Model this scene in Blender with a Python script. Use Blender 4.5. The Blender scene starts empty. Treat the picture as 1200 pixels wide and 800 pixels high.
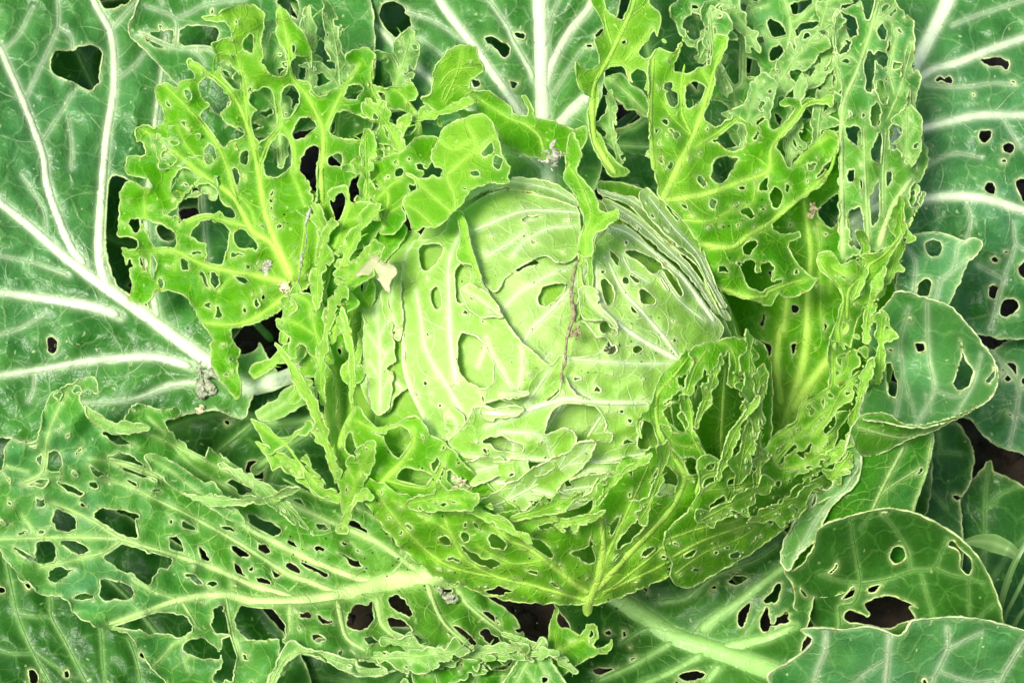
import bpy, math, random
import numpy as np
from mathutils import Vector

# ------------------------------------------------------------------ scene, camera, light
scene = bpy.context.scene
PX = 0.00045                      # metres per picture unit at the cabbage head
D = 2890.0                        # camera distance in those units
TH = math.radians(58)             # how steeply the camera looks down
ZC = 0.16                         # height of the head centre above the soil
UP = np.array([0.0, math.sin(TH), math.cos(TH)])
NV = np.array([0.0, -math.cos(TH), math.sin(TH)])
C0 = np.array([0.0, 0.0, ZC])

cam_d = bpy.data.cameras.new("camera")
cam = bpy.data.objects.new("camera", cam_d)
scene.collection.objects.link(cam)
cam.location = C0 + NV * D * PX
cam.rotation_euler = (math.pi / 2 - TH, 0, 0)
cam_d.sensor_width = 36
cam_d.lens = 36 * D / 1200
cam_d.clip_start = 0.05
cam_d.clip_end = 200
cam_d.dof.use_dof = True
cam_d.dof.focus_distance = (D - 120) * PX
cam_d.dof.aperture_fstop = 20
scene.camera = cam

SUN_EL, SUN_AZ = math.radians(60), math.radians(-130)   # azimuth from +Y, towards -X
world = bpy.data.worlds.new("World")
scene.world = world
world.use_nodes = True
wn = world.node_tree
sky = wn.nodes.new("ShaderNodeTexSky")
sky.sky_type = 'NISHITA'
sky.sun_disc = False
sky.sun_elevation = SUN_EL
sky.sun_rotation = SUN_AZ
sky.air_density = 1.0
sky.dust_density = 4.0
sky.ozone_density = 0.6
bg = wn.nodes["Background"]
wn.links.new(sky.outputs[0], bg.inputs[0])
bg.inputs[1].default_value = 0.11
sun_d = bpy.data.lights.new("sun", 'SUN')
sun_d.energy = 2.8
sun_d.angle = math.radians(20)
sun_d.color = (1.0, 0.97, 0.92)
sun = bpy.data.objects.new("sun", sun_d)
scene.collection.objects.link(sun)
sv = Vector((math.sin(SUN_AZ) * math.cos(SUN_EL), math.cos(SUN_AZ) * math.cos(SUN_EL), math.sin(SUN_EL)))
sun.location = sv * 5
sun.rotation_euler = sv.to_track_quat('Z', 'Y').to_euler()
scene.view_settings.view_transform = 'Standard'
scene.view_settings.look = 'None'
scene.view_settings.gamma = 1
scene.view_settings.exposure = 0.7
scene.cycles.max_bounces = 6
scene.cycles.diffuse_bounces = 4
scene.cycles.glossy_bounces = 2
scene.cycles.transmission_bounces = 5

def to_world(x, y, w):
    x = np.asarray(x, float); y = np.asarray(y, float); w = np.asarray(w, float)
    k = (D - w) / D
    a = (x - 600) * k * PX
    b = (400 - y) * k * PX
    return C0 + a[..., None] * np.array([1.0, 0, 0]) + b[..., None] * UP + (w * PX)[..., None] * NV

# ------------------------------------------------------------------ maths helpers
_rs = np.random.RandomState(7)
_perm = _rs.permutation(512)
_ga = _rs.rand(512) * 2 * math.pi
_gx, _gy = np.cos(_ga), np.sin(_ga)

def noise(x, y, seed=0):
    x = np.asarray(x, float) + seed * 17.31; y = np.asarray(y, float) - seed * 9.73
    xi = np.floor(x).astype(int); yi = np.floor(y).astype(int)
    xf = x - xi; yf = y - yi
    u = xf * xf * xf * (xf * (xf * 6 - 15) + 10); v = yf * yf * yf * (yf * (yf * 6 - 15) + 10)
    def g(a, b, dx, dy):
        h = _perm[(_perm[a & 511] + b) & 511]
        return _gx[h] * dx + _gy[h] * dy
    n00 = g(xi, yi, xf, yf); n10 = g(xi + 1, yi, xf - 1, yf)
    n01 = g(xi, yi + 1, xf, yf - 1); n11 = g(xi + 1, yi + 1, xf - 1, yf - 1)
    return 1.5 * ((n00 * (1 - u) + n10 * u) * (1 - v) + (n01 * (1 - u) + n11 * u) * v)

def P(s):
    """'# x,y' plain picture units, '@ox,oy x,y' (or %) four-fold (two-fold) enlarged tile with corner ox,oy"""
    if not isinstance(s, str): return np.array(s, float)
    out = []; ox = oy = 0.0; k = 1.0
    for t in s.split():
        if t[0] == '#':
            ox = oy = 0.0; k = 1.0; t = t[1:]
            if not t: continue
        elif t[0] == '@':
            a, b = t[1:].split(','); ox, oy, k = float(a), float(b), 0.25
            continue
        elif t[0] == '%':
            a, b = t[1:].split(','); ox, oy, k = float(a), float(b), 0.5
            continue
        a, b = t.split(',')
        out.append((ox + float(a) * k, oy + float(b) * k))
    return np.array(out)

def crom(p, closed, step=4.0):
    n = len(p); out = []
    rng = range(n) if closed else range(n - 1)
    for i in rng:
        if closed:
            a, b, c, d = p[(i - 1) % n], p[i], p[(i + 1) % n], p[(i + 2) % n]
        else:
            a, b, c, d = p[max(i - 1, 0)], p[i], p[i + 1], p[min(i + 2, n - 1)]
        L = np.hypot(*(c - b)); m = max(1, int(L / step))
        # centripetal-like damping for uneven spacing
        la = max(np.hypot(*(b - a)), 1e-3); lc = max(np.hypot(*(d - c)), 1e-3)
        t1 = (c - a) * 0.5 * min(1.0, 2 * L / (la + L)) * (0.5 + 0.5 * min(1, la / max(L, 1e-3)))
        t2 = (d - b) * 0.5 * min(1.0, 2 * L / (lc + L)) * (0.5 + 0.5 * min(1, lc / max(L, 1e-3)))
        for j in range(m):
            t = j / m
            h = (2*t**3-3*t**2+1) * b + (t**3-2*t**2+t) * t1 + (-2*t**3+3*t**2) * c + (t**3-t**2) * t2
            out.append(h)
    if not closed: out.append(p[-1])
    return np.array(out)

def seg_dist(X, Y, A, B, off=None):
    """min distance from points to segments A[i]-B[i], minus the half width off[i]"""
    best = np.full(X.shape, 1e9)
    for i in range(len(A)):
        ax, ay = A[i]; dx, dy = B[i][0] - ax, B[i][1] - ay
        L2 = dx * dx + dy * dy + 1e-9
        t = np.clip(((X - ax) * dx + (Y - ay) * dy) / L2, 0, 1)
        d = np.hypot(X - ax - t * dx, Y - ay - t * dy)
        if off is not None: d = d - off[i]
        np.minimum(best, d, out=best)
    return best

def poly_sdf(X, Y, poly):
    """positive inside"""
    B = np.roll(poly, -1, axis=0)
    d = seg_dist(X, Y, poly, B)
    ins = np.zeros(X.shape, bool)
    for (x1, y1), (x2, y2) in zip(poly, B):
        if y1 == y2: continue
        c = ((y1 > Y) != (y2 > Y)) & (X < (x2 - x1) * (Y - y1) / (y2 - y1) + x1)
        ins ^= c
    return np.where(ins, d, -d)

def rbf(ctrl):
    c = np.array(ctrl, float); n = len(c)
    def U(r): return r          # linear kernel: calm between and beyond its points
    q = c[:, :2] / 100.0
    K = U(np.hypot(q[:, None, 0] - q[None, :, 0], q[:, None, 1] - q[None, :, 1]))
    Kr = np.sqrt(K * K + 0.25)
    M = np.zeros((n + 1, n + 1)); M[:n, :n] = Kr; M[:n, n] = 1; M[n, :n] = 1
    w = np.linalg.solve(M + np.diag([-1e-4] * n + [0]), np.append(c[:, 2], 0))
    def f(X, Y):
        o = np.full(X.shape, w[n])
        for i in range(n):
            r = np.hypot(X / 100 - q[i, 0], Y / 100 - q[i, 1])
            o = o + w[i] * np.sqrt(r * r + 0.25)
        return o
    return f

HX, HY, HR = 645.0, 458.0, 238.0     # the head, in picture units
def ball(off, rx=1.0, ry=1.0):
    R = HR + off
    def f(X, Y):
        q = np.hypot((X - HX) / rx, (Y - HY) / ry) / R
        return np.where(q < 0.9, R * np.sqrt(np.clip(1 - q * q, 0, 1)), R * (0.4359 - 1.9 * (q - 0.9)))
    return f

# ------------------------------------------------------------------ materials
def nd(t, kind, loc=(0, 0), **kw):
    n = t.nodes.new(kind); n.location = loc
    for k, v in kw.items(): setattr(n, k, v)
    return n

def mixc(t, fac, a, b, mode='MIX'):
    m = nd(t, "ShaderNodeMix", data_type='RGBA', blend_type=mode, clamp_factor=True)
    for s, v in ((m.inputs[0], fac), (m.inputs[6], a), (m.inputs[7], b)):
        if hasattr(v, 'links'): t.links.new(v, s)
        elif isinstance(v, (int, float)): s.default_value = v
        else: s.default_value = (*v, 1)
    return m.outputs[2]

def mth(t, op, a, b=0.0, c=0.0, clamp=False):
    m = nd(t, "ShaderNodeMath", operation=op, use_clamp=clamp)
    for s, v in zip(m.inputs, (a, b, c)):
        if hasattr(v, 'links'): t.links.new(v, s)
        else: s.default_value = v
    return m.outputs[0]

def ramp(t, v, lo, hi, a=0.0, b=1.0):
    m = nd(t, "ShaderNodeMapRange", interpolation_type='SMOOTHSTEP')
    t.links.new(v, m.inputs[0])
    for i, x in enumerate((lo, hi, a, b)): m.inputs[i + 1].default_value = x
    return m.outputs[0]

def leaf_material(name, dark, light, pale, vein, rim, trans, rough=0.42, tr=0.3, net=0.35, cell=26.0, spots=0.5, spec=0.5, bump=0.35):
    m = bpy.data.materials.new(name); m.use_nodes = True
    t = m.node_tree; t.nodes.clear()
    at = lambda n: nd(t, "ShaderNodeAttribute", attribute_name=n)
    uv = at("px").outputs["Vector"]
    a_vein, a_rim, a_tone = at("vein").outputs["Fac"], at("rim").outputs["Fac"], at("tone").outputs["Fac"]
    def noise_n(scale, detail=3, rough_=0.55, off=0.0):
        mp = nd(t, "ShaderNodeVectorMath", operation='MULTIPLY_ADD'); t.links.new(uv, mp.inputs[0])
        mp.inputs[1].default_value = (scale,) * 3; mp.inputs[2].default_value = (off, off * 1.7, 0)
        n = nd(t, "ShaderNodeTexNoise", noise_dimensions='2D'); t.links.new(mp.outputs[0], n.inputs["Vector"])
        n.inputs["Scale"].default_value = 1; n.inputs["Detail"].default_value = detail; n.inputs["Roughness"].default_value = rough_
        return n
    # distorted coordinates for the net of fine veins
    wob = noise_n(1 / 22.0, 2)
    ad = nd(t, "ShaderNodeVectorMath", operation='MULTIPLY_ADD'); t.links.new(wob.outputs["Color"], ad.inputs[0])
    ad.inputs[1].default_value = (16, 16, 0); t.links.new(uv, ad.inputs[2])
    def vor(size, feat='DISTANCE_TO_EDGE'):
        mp = nd(t, "ShaderNodeVectorMath", operation='SCALE'); t.links.new(ad.outputs[0], mp.inputs[0]); mp.inputs["Scale"].default_value = 1 / size
        v = nd(t, "ShaderNodeTexVoronoi", voronoi_dimensions='2D', feature=feat); t.links.new(mp.outputs[0], v.inputs["Vector"])
        v.inputs["Scale"].default_value = 1
        return v
    v1 = vor(cell); v2 = vor(cell * 0.36)
    l1 = ramp(t, v1.outputs["Distance"], 0.0, 0.075, 1, 0)
    l2 = ramp(t, v2.outputs["Distance"], 0.0, 0.13, 1, 0)
    big = noise_n(1 / 75.0, 4, 0.6)
    mid = noise_n(1 / 14.0, 4, 0.65, 3.1)
    fine = noise_n(1 / 2.6, 3, 0.7, 8.3)
    f = mth(t, 'ADD', mth(t, 'MULTIPLY', ramp(t, big.outputs[0], 0.3, 0.7), 0.65), mth(t, 'MULTIPLY', mid.outputs[0], 0.35))
    f = mth(t, 'ADD', f, mth(t, 'MULTIPLY_ADD', fine.outputs[0], 0.3, -0.15), clamp=True)
    col = mixc(t, f, dark, light)
    col = mixc(t, at('cool').outputs['Fac'], col, mixc(t, f, (0.028, 0.160, 0.040), (0.090, 0.300, 0.115)))
    col = mixc(t, a_tone, col, pale)
    patch = ramp(t, mid.outputs[0], 0.3, 0.65, 0.45, 1.0)
    netf = mth(t, 'MULTIPLY', mth(t, 'ADD', mth(t, 'MULTIPLY', l1, net), mth(t, 'MULTIPLY', l2, net * 0.35)), patch)
    col = mixc(t, mth(t, 'MULTIPLY', netf, 1.7, clamp=True), col, mixc(t, 0.3, pale, vein))
    # small pale feeding scars
    v3 = vor(19.0, 'F1')
    sp = mth(t, 'MULTIPLY', ramp(t, v3.outputs["Distance"], 0.05, 0.11, 1, 0), ramp(t, nd_sep(t, v3.outputs["Color"]), 0.80, 0.84))
    col = mixc(t, mth(t, 'MULTIPLY', sp, spots), col, rim)
    scr = noise_n(1 / 9.0, 3, 0.6, 21.7)
    col = mixc(t, ramp(t, scr.outputs[0], 0.69, 0.76, 0, spots * 0.5), col, mixc(t, 0.4, pale, vein))
    va = mth(t, 'MULTIPLY', a_vein, mth(t, 'MULTIPLY_ADD', mid.outputs[0], 0.4, 0.8), clamp=True)
    col = mixc(t, va, col, vein)
    rb = mixc(t, ramp(t, mid.outputs[0], 0.60, 0.70), rim, (rim[0] * .60, rim[1] * .46, rim[2] * .26))
    col = mixc(t, a_rim, col, rb)
    h = mth(t, 'ADD', mth(t, 'MULTIPLY', l1, 0.9), mth(t, 'MULTIPLY', l2, 0.4))
    h = mth(t, 'SUBTRACT', mth(t, 'MULTIPLY', mid.outputs[0], 0.75), mth(t, 'MULTIPLY', h, 0.3))
    h = mth(t, 'ADD', h, mth(t, 'MULTIPLY', fine.outputs[0], 0.07))
    bp = nd(t, "ShaderNodeBump"); bp.inputs["Strength"].default_value = bump; bp.inputs["Distance"].default_value = 0.0014
    t.links.new(h, bp.inputs["Height"])
    pr = nd(t, "ShaderNodeBsdfPrincipled")
    t.links.new(col, pr.inputs["Base Color"]); t.links.new(bp.outputs[0], pr.inputs["Normal"])
    t.links.new(mth(t, 'MULTIPLY_ADD', big.outputs[0], 0.25, rough - 0.12), pr.inputs["Roughness"])
    pr.inputs["Specular IOR Level"].default_value = spec
    tb = nd(t, "ShaderNodeBsdfTranslucent"); t.links.new(bp.outputs[0], tb.inputs["Normal"])
    tc = mixc(t, 0.55, col, trans)
    t.links.new(tc, tb.inputs["Color"])
    mx = nd(t, "ShaderNodeMixShader")
    t.links.new(mth(t, 'MULTIPLY', mth(t, 'SUBTRACT', 1.0, mth(t, 'MULTIPLY', a_vein, 0.6)), tr), mx.inputs[0])
    t.links.new(pr.outputs[0], mx.inputs[1]); t.links.new(tb.outputs[0], mx.inputs[2])
    o = nd(t, "ShaderNodeOutputMaterial"); t.links.new(mx.outputs[0], o.inputs[0])
    return m

def nd_sep(t, c):
    s = nd(t, "ShaderNodeSeparateColor"); t.links.new(c, s.inputs[0])
    return s.outputs[0]

RIM = (0.72, 0.85, 0.42)
MATS = {
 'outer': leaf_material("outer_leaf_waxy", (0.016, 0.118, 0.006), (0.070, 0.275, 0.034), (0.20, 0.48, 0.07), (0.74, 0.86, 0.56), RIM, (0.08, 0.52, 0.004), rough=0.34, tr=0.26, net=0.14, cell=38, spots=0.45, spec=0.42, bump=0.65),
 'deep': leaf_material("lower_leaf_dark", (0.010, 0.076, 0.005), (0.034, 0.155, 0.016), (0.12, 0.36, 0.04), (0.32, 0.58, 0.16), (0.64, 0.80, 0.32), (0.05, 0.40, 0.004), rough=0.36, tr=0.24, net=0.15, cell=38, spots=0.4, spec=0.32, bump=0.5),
 'mid': leaf_material("middle_leaf_green", (0.024, 0.180, 0.002), (0.085, 0.350, 0.010), (0.27, 0.56, 0.06), (0.56, 0.76, 0.27), (0.70, 0.85, 0.38), (0.12, 0.72, 0.002), rough=0.40, tr=0.36, net=0.22, cell=28, spots=0.5, spec=0.24, bump=0.6),
 'inner': leaf_material("inner_leaf_lime", (0.046, 0.255, 0.0005), (0.125, 0.425, 0.002), (0.34, 0.65, 0.05), (0.48, 0.75, 0.11), (0.70, 0.86, 0.30), (0.18, 0.84, 0.0005), rough=0.42, tr=0.40, net=0.20, cell=24, spots=0.45, spec=0.17, bump=0.65),
 'head': leaf_material("head_leaf_pale", (0.175, 0.42, 0.020), (0.31, 0.55, 0.075), (0.46, 0.66, 0.20), (0.76, 0.86, 0.54), (0.72, 0.83, 0.42), (0.38, 0.84, 0.05), rough=0.42, tr=0.22, net=0.16, cell=30, spots=0.3, bump=0.55, spec=0.26),
 'scrap': leaf_material("bleached_scrap", (0.40, 0.46, 0.19), (0.62, 0.64, 0.36), (0.6, 0.62, 0.35), (0.7, 0.7, 0.45), (0.6, 0.55, 0.33), (0.6, 0.7, 0.3), rough=0.6, tr=0.3, net=0.2, spots=0.3),
}

def plain_material(name, c1, c2, scale, rough=0.85, bump=0.6, detail=6):
    m = bpy.data.materials.new(name); m.use_nodes = True
    t = m.node_tree; pr = t.nodes["Principled BSDF"]
    tc = nd(t, "ShaderNodeTexCoord")
    n = nd(t, "ShaderNodeTexNoise"); t.links.new(tc.outputs["Object"], n.inputs["Vector"])
    n.inputs["Scale"].default_value = scale; n.inputs["Detail"].default_value = detail; n.inputs["Roughness"].default_value = 0.7
    t.links.new(mixc(t, ramp(t, n.outputs[0], 0.32, 0.68), c1, c2), pr.inputs["Base Color"])
    pr.inputs["Roughness"].default_value = rough
    b = nd(t, "ShaderNodeBump"); b.inputs["Strength"].default_value = bump; b.inputs["Distance"].default_value = 0.002
    t.links.new(n.outputs[0], b.inputs["Height"]); t.links.new(b.outputs[0], pr.inputs["Normal"])
    return m

# ------------------------------------------------------------------ mesh helpers
def mesh_obj(name, verts, faces, mat, parent=None, attrs=None, smooth=True):
    me = bpy.data.meshes.new(name)
    verts = np.asarray(verts, np.float32); faces = np.asarray(faces, np.int32)
    k = faces.shape[1]
    me.vertices.add(len(verts)); me.vertices.foreach_set("co", verts.ravel())
    me.loops.add(faces.size); me.loops.foreach_set("vertex_index", faces.ravel())
    me.polygons.add(len(faces)); me.polygons.foreach_set("loop_start", np.arange(0, faces.size, k, dtype=np.int32))
    try: me.polygons.foreach_set("loop_total", np.full(len(faces), k, np.int32))
    except Exception: pass
    if smooth: me.polygons.foreach_set("use_smooth", np.ones(len(faces), bool))
    me.update(calc_edges=True); me.validate()
    for n, (typ, arr) in (attrs or {}).items():
        a = me.attributes.new(n, typ, 'POINT')
        a.data.foreach_set("vector" if typ == 'FLOAT_VECTOR' else "value", np.asarray(arr, np.float32).ravel())
    me.materials.append(mat)
    o = bpy.data.objects.new(name, me)
    scene.collection.objects.link(o)
    if parent is not None: o.parent = parent
    return o

def tag(o, label=None, cat=None, group=None, kind=None):
    for k, v in (("label", label), ("category", cat), ("group", group), ("kind", kind)):
        if v: o[k] = v
    return o

ROOT_W = to_world(HX, HY + 0, -0.0)
ROOT = np.array([ROOT_W[0], ROOT_W[1], 0.0])
plant = bpy.data.objects.new("cabbage_plant", None)
plant.location = ROOT; plant.empty_display_size = 0.1
scene.collection.objects.link(plant)
tag(plant, "green cabbage with pale round head and leaves riddled with holes by caterpillars", "cabbage")

STEP = 2.6
SURF = {}
def leaf(name, outline, veins=(), holes=(), depth=None, mat='mid', auto=None, ruffle=0.0, ruf_len=42.0, curl=3.0, quilt=2.2,
         tone=None, label=None, seed=1, rim=1.0, warp=1.5, side=True, parent=plant, step=STEP, tone0=0.0, edgefade=26.0, vclear=1.6, lift=0.0, crinkle=2.0, ridge=0.0, cool=(), sharp=False):
    rnd = random.Random(seed * 101 + 7)
    out = crom(P(outline), True, 5) if not sharp else P(outline)
    vl = []
    for v in veins:
        s, h0, h1 = v
        pl = crom(P(s), False, 4.0)
        L = np.append(0, np.cumsum(np.hypot(*np.diff(pl, axis=0).T)))
        if mat in ('outer', 'deep'): h0, h1 = (h * (0.72 if h < 3 else 0.9) for h in (h0, h1))
        vl.append((pl, h0 + (h1 - h0) * (L / max(L[-1], 1e-6)) ** 0.8))
    x0, y0 = out.min(0) - 8; x1, y1 = out.max(0) + 8
    nx, ny = int((x1 - x0) / step) + 2, int((y1 - y0) / step) + 2
    gx = x0 + np.arange(nx) * step; gy = y0 + np.arange(ny) * step
    X, Y = np.meshgrid(gx, gy)
    Xw = X + warp * noise(X / 9, Y / 9, seed) + 0.8 * warp * noise(X / 4, Y / 4, seed + 3)
    Yw = Y + warp * noise(X / 9, Y / 9, seed + 1) + 0.8 * warp * noise(X / 4, Y / 4, seed + 5)
    sol = poly_sdf(Xw, Yw, out)
    s_out = sol.copy()
    if vl:
        dv = np.full(X.shape, 1e9)
        for pl, hw in vl:
            np.minimum(dv, seg_dist(X, Y, pl[:-1], pl[1:], hw[:-1]), out=dv)
    else:
        dv = np.full(X.shape, 60.0)
    hl = [crom(P(h), True, 3) for h in holes]
    if auto:
        n, ra, rb = auto[:3]; el = auto[3] if len(auto) > 3 else 1.7
        tries = 0; made = 0
        while made < n and tries < n * 60:
            tries += 1
            i, j = rnd.randrange(ny), rnd.randrange(nx)
            r = ra * (rb / ra) ** (rnd.random() ** 1.6)
            if s_out[i, j] < r * 0.6 or dv[i, j] < r * 0.35: continue
            if any(np.hypot(*(h.mean(0) - (X[i, j], Y[i, j]))) < r + 0.45 * np.ptp(h[:, 0]) for h in hl): continue
            a0 = rnd.random() * 6.28; e = 1 + rnd.random() * (el - 1); pts = []
            if vl and rnd.random() < 0.75:      # bites run along the nearest vein
                vd = [(np.hypot(pl[:, 0] - X[i, j], pl[:, 1] - Y[i, j]).min(), q_) for q_, (pl, _) in enumerate(vl)]
                pl = vl[min(vd)[1]][0]; kk = int(np.argmin(np.hypot(pl[:, 0] - X[i, j], pl[:, 1] - Y[i, j])))
                t_ = pl[min(kk + 1, len(pl) - 1)] - pl[max(kk - 1, 0)]; a0 = math.atan2(t_[1], t_[0]) + rnd.gauss(0, 0.3)
            ph = rnd.random() * 6.28; lob = rnd.choice((2, 3, 3, 4))
            for k in range(12):
                a = k / 12 * 6.283; rr = r * (0.62 + 0.5 * rnd.random() + 0.28 * math.sin(lob * a + ph))
                px, py = rr * math.cos(a) * e, rr * math.sin(a) / e ** 0.5
                pts.append((X[i, j] + px * math.cos(a0) - py * math.sin(a0), Y[i, j] + px * math.sin(a0) + py * math.cos(a0)))
            hl.append(crom(np.array(pts), True, 3)); made += 1
    for h in hl:
        a, b = h.min(0) - 9, h.max(0) + 9
        i0, i1 = max(0, int((a[1] - y0) / step)), min(ny, int((b[1] - y0) / step) + 2)
        j0, j1 = max(0, int((a[0] - x0) / step)), min(nx, int((b[0] - x0) / step) + 2)
        if i1 <= i0 or j1 <= j0: continue
        sl = (slice(i0, i1), slice(j0, j1))
        hs = -poly_sdf(Xw[sl], Yw[sl], h)
        hs = np.maximum(hs, vclear - dv[sl])
        sol[sl] = np.minimum(sol[sl], hs)
    f = rbf(depth) if isinstance(depth, (list, tuple)) else depth
    W = f(X, Y)
    if quilt and vl:
        W = W + quilt * (1 - np.exp(-np.maximum(dv, 0) / 9.0)) * (0.7 + 0.9 * noise(X / 26, Y / 26, seed + 9))
    W = W + 1.3 * noise(X / 17, Y / 17, seed + 12) + crinkle * noise(X / 30, Y / 30, seed + 13)
    if ridge: W = W + ridge * (1 - 2.2 * np.abs(noise(X / 62 + 0.6 * noise(X / 90, Y / 90, seed), Y / 38, seed + 14)))
    if lift: W = W + lift * np.exp(-np.maximum(sol, 0) / 9.0)
    W = W + 7.0 * noise(X / 85, Y / 85, seed + 15)
    if ruffle:
        W = W + ruffle * np.exp(-np.maximum(s_out, 0) / edgefade) * noise(X / ruf_len, Y / ruf_len, seed + 20)
    W = W + curl * np.exp(-np.maximum(sol, 0) / 5.0) * (0.25 + 1.3 * noise(X / 20, Y / 20, seed + 30))
    # ---- marching triangles
    idx = np.arange(nx * ny).reshape(ny, nx)
    a, b, c, d = idx[:-1, :-1].ravel(), idx[:-1, 1:].ravel(), idx[1:, 1:].ravel(), idx[1:, :-1].ravel()
    tri = np.concatenate([np.stack([a, b, c], 1), np.stack([a, c, d], 1)])
    S = sol.ravel(); S = np.where(np.abs(S) < 0.05, 0.05, S)
    ins = S > 0
    cnt = ins[tri].sum(1)
    full = tri[cnt == 3]
    edges = []          # key pairs
    def ordered(tt, flag):      # rotate so that the odd corner comes first
        fl = ins[tt] == flag
        k = fl.argmax(1); r = np.arange(len(tt))
        return tt[r, k], tt[r, (k + 1) % 3], tt[r, (k + 2) % 3]
    o1, p1, q1 = ordered(tri[cnt == 1], True)
    o2, p2, q2 = ordered(tri[cnt == 2], False)
    N = nx * ny
    def key(u, v): return np.minimum(u, v).astype(np.int64) * N + np.maximum(u, v)
    k1a, k1b, k2a, k2b = key(o1, p1), key(o1, q1), key(o2, p2), key(o2, q2)
    uk, inv = np.unique(np.concatenate([k1a, k1b, k2a, k2b]), return_inverse=True)
    n1, n2 = len(k1a), len(k2a)
    e1a, e1b = inv[:n1], inv[n1:2 * n1]; e2a, e2b = inv[2 * n1:2 * n1 + n2], inv[2 * n1 + n2:]
    used = np.unique(np.concatenate([full.ravel(), o1, p2, q2])) if len(full) else np.unique(o1)
    remap = np.full(N, -1); remap[used] = np.arange(len(used)); nb = len(used)
    fa = [remap[full], np.stack([remap[o1], nb + e1a, nb + e1b], 1),
          np.stack([nb + e2a, remap[p2], remap[q2]], 1), np.stack([nb + e2a, remap[q2], nb + e2b], 1)]
    F = np.concatenate(fa)
    u, v = uk // N, uk % N
    tt = S[u] / (S[u] - S[v])
    tt = np.clip(tt, 0.02, 0.98)
    def pick(G):
        G = G.ravel(); return np.concatenate([G[used], G[u] * (1 - tt) + G[v] * tt])
    vx, vy, vw = pick(X), pick(Y), pick(W)
    pos = to_world(vx, vy, vw) - ROOT
    vstr = np.exp(-np.maximum(dv, 0) / 2.0) * 0.40 + np.exp(-np.maximum(dv, 0) / 9.0) * 0.025 if vl else np.zeros_like(X)
    tn = np.full(X.shape, tone0)
    if tone:
        for (bx, by, rr, am) in tone:
            tn = tn + am * np.exp(-(np.hypot(X - bx, Y - by) / rr) ** 2)
    tn = np.clip(tn + 0.12 * noise(X / 40, Y / 40, seed + 40), 0, 1)
    cl = np.zeros_like(X)
    for (bx, by, rr, am) in cool:
        cl = cl + am * np.exp(-(np.hypot(X - bx, Y - by) / rr) ** 2)
    cl = np.clip(cl * (1 + 0.6 * noise(X / 50, Y / 50, seed + 44)), 0, 1)
    a_v, a_t, a_c = pick(vstr), pick(tn), pick(cl)
    a_r = 0.5 * np.exp(-np.maximum(pick(sol), 0) / 1.8)
    pxv = np.stack([vx + seed * 531.0, vy, vw], 1)
    # ---- thickened pale margin: a thin tube along every cut edge
    be = np.concatenate([np.stack([e1a, e1b], 1), np.stack([e2b, e2a], 1)])     # solid always on the same side
    nv = len(vx); M = nv - nb
    nxt = np.arange(M); prv = np.arange(M)
    nxt[be[:, 0]] = be[:, 1]; prv[be[:, 1]] = be[:, 0]
    B3 = pos[nb:]
    Bs = B3
    for _ in range(2):
        Bs = 0.5 * Bs + 0.25 * (Bs[prv] + Bs[nxt])
    pos[nb:] = 0.4 * B3 + 0.6 * Bs
    B3 = pos[nb:]
    tg = B3[nxt] - B3[prv]
    tg /= np.linalg.norm(tg, axis=1, keepdims=True) + 1e-12
    s1 = np.cross(tg, NV); s1 /= np.linalg.norm(s1, axis=1, keepdims=True) + 1e-9
    s2 = np.cross(tg, s1)
    rr = rim * PX * (0.78 + 0.75 * np.clip(noise(vx[nb:] / 12, vy[nb:] / 12, seed + 50) + 0.3, -0.4, 1))
    K = 4
    ang = np.arange(K) / K * 2 * math.pi
    ring = B3[:, None, :] + rr[:, None, None] * (np.cos(ang)[None, :, None] * s1[:, None, :] + np.sin(ang)[None, :, None] * s2[:, None, :])
    i_, j_ = be[:, 0], be[:, 1]
    rv0 = nv
    q = []
    for k in range(K):
        k2 = (k + 1) % K
        q.append(np.stack([rv0 + i_ * K + k, rv0 + i_ * K + k2, rv0 + j_ * K + k2], 1))
        q.append(np.stack([rv0 + i_ * K + k, rv0 + j_ * K + k2, rv0 + j_ * K + k], 1))
    Q = np.concatenate(q)
    allpos = np.concatenate([pos, ring.reshape(-1, 3)])
    rep = lambda z: np.repeat(z[nb:], K, axis=0)
    nr = len(B3) * K
    attrs = {"vein": ('FLOAT', np.concatenate([a_v, np.zeros(nr)])),
             "rim": ('FLOAT', np.concatenate([a_r, np.repeat(np.clip(0.8 + 0.5 * noise(vx[nb:] / 16, vy[nb:] / 16, seed + 70), 0.35, 1), K)])),
             "tone": ('FLOAT', np.concatenate([a_t, rep(a_t)])),
             "cool": ('FLOAT', np.concatenate([a_c, rep(a_c)])),
             "px": ('FLOAT_VECTOR', np.concatenate([pxv, rep(pxv)]))}
    ob = mesh_obj(name, allpos, np.concatenate([F, Q]), MATS[mat], parent, attrs)
    if label: ob["label"] = label
    # ---- veins
    def samp(G, x, y):
        fx = np.clip((x - x0) / step, 0, nx - 1.001); fy = np.clip((y - y0) / step, 0, ny - 1.001)
        i, j = fy.astype(int), fx.astype(int); ty, tx = fy - i, fx - j
        return (G[i, j] * (1 - tx) + G[i, j + 1] * tx) * (1 - ty) + (G[i + 1, j] * (1 - tx) + G[i + 1, j + 1] * tx) * ty
    SURF[seed] = lambda x, y: float(samp(W, np.array([x]), np.array([y]))[0])
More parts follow.
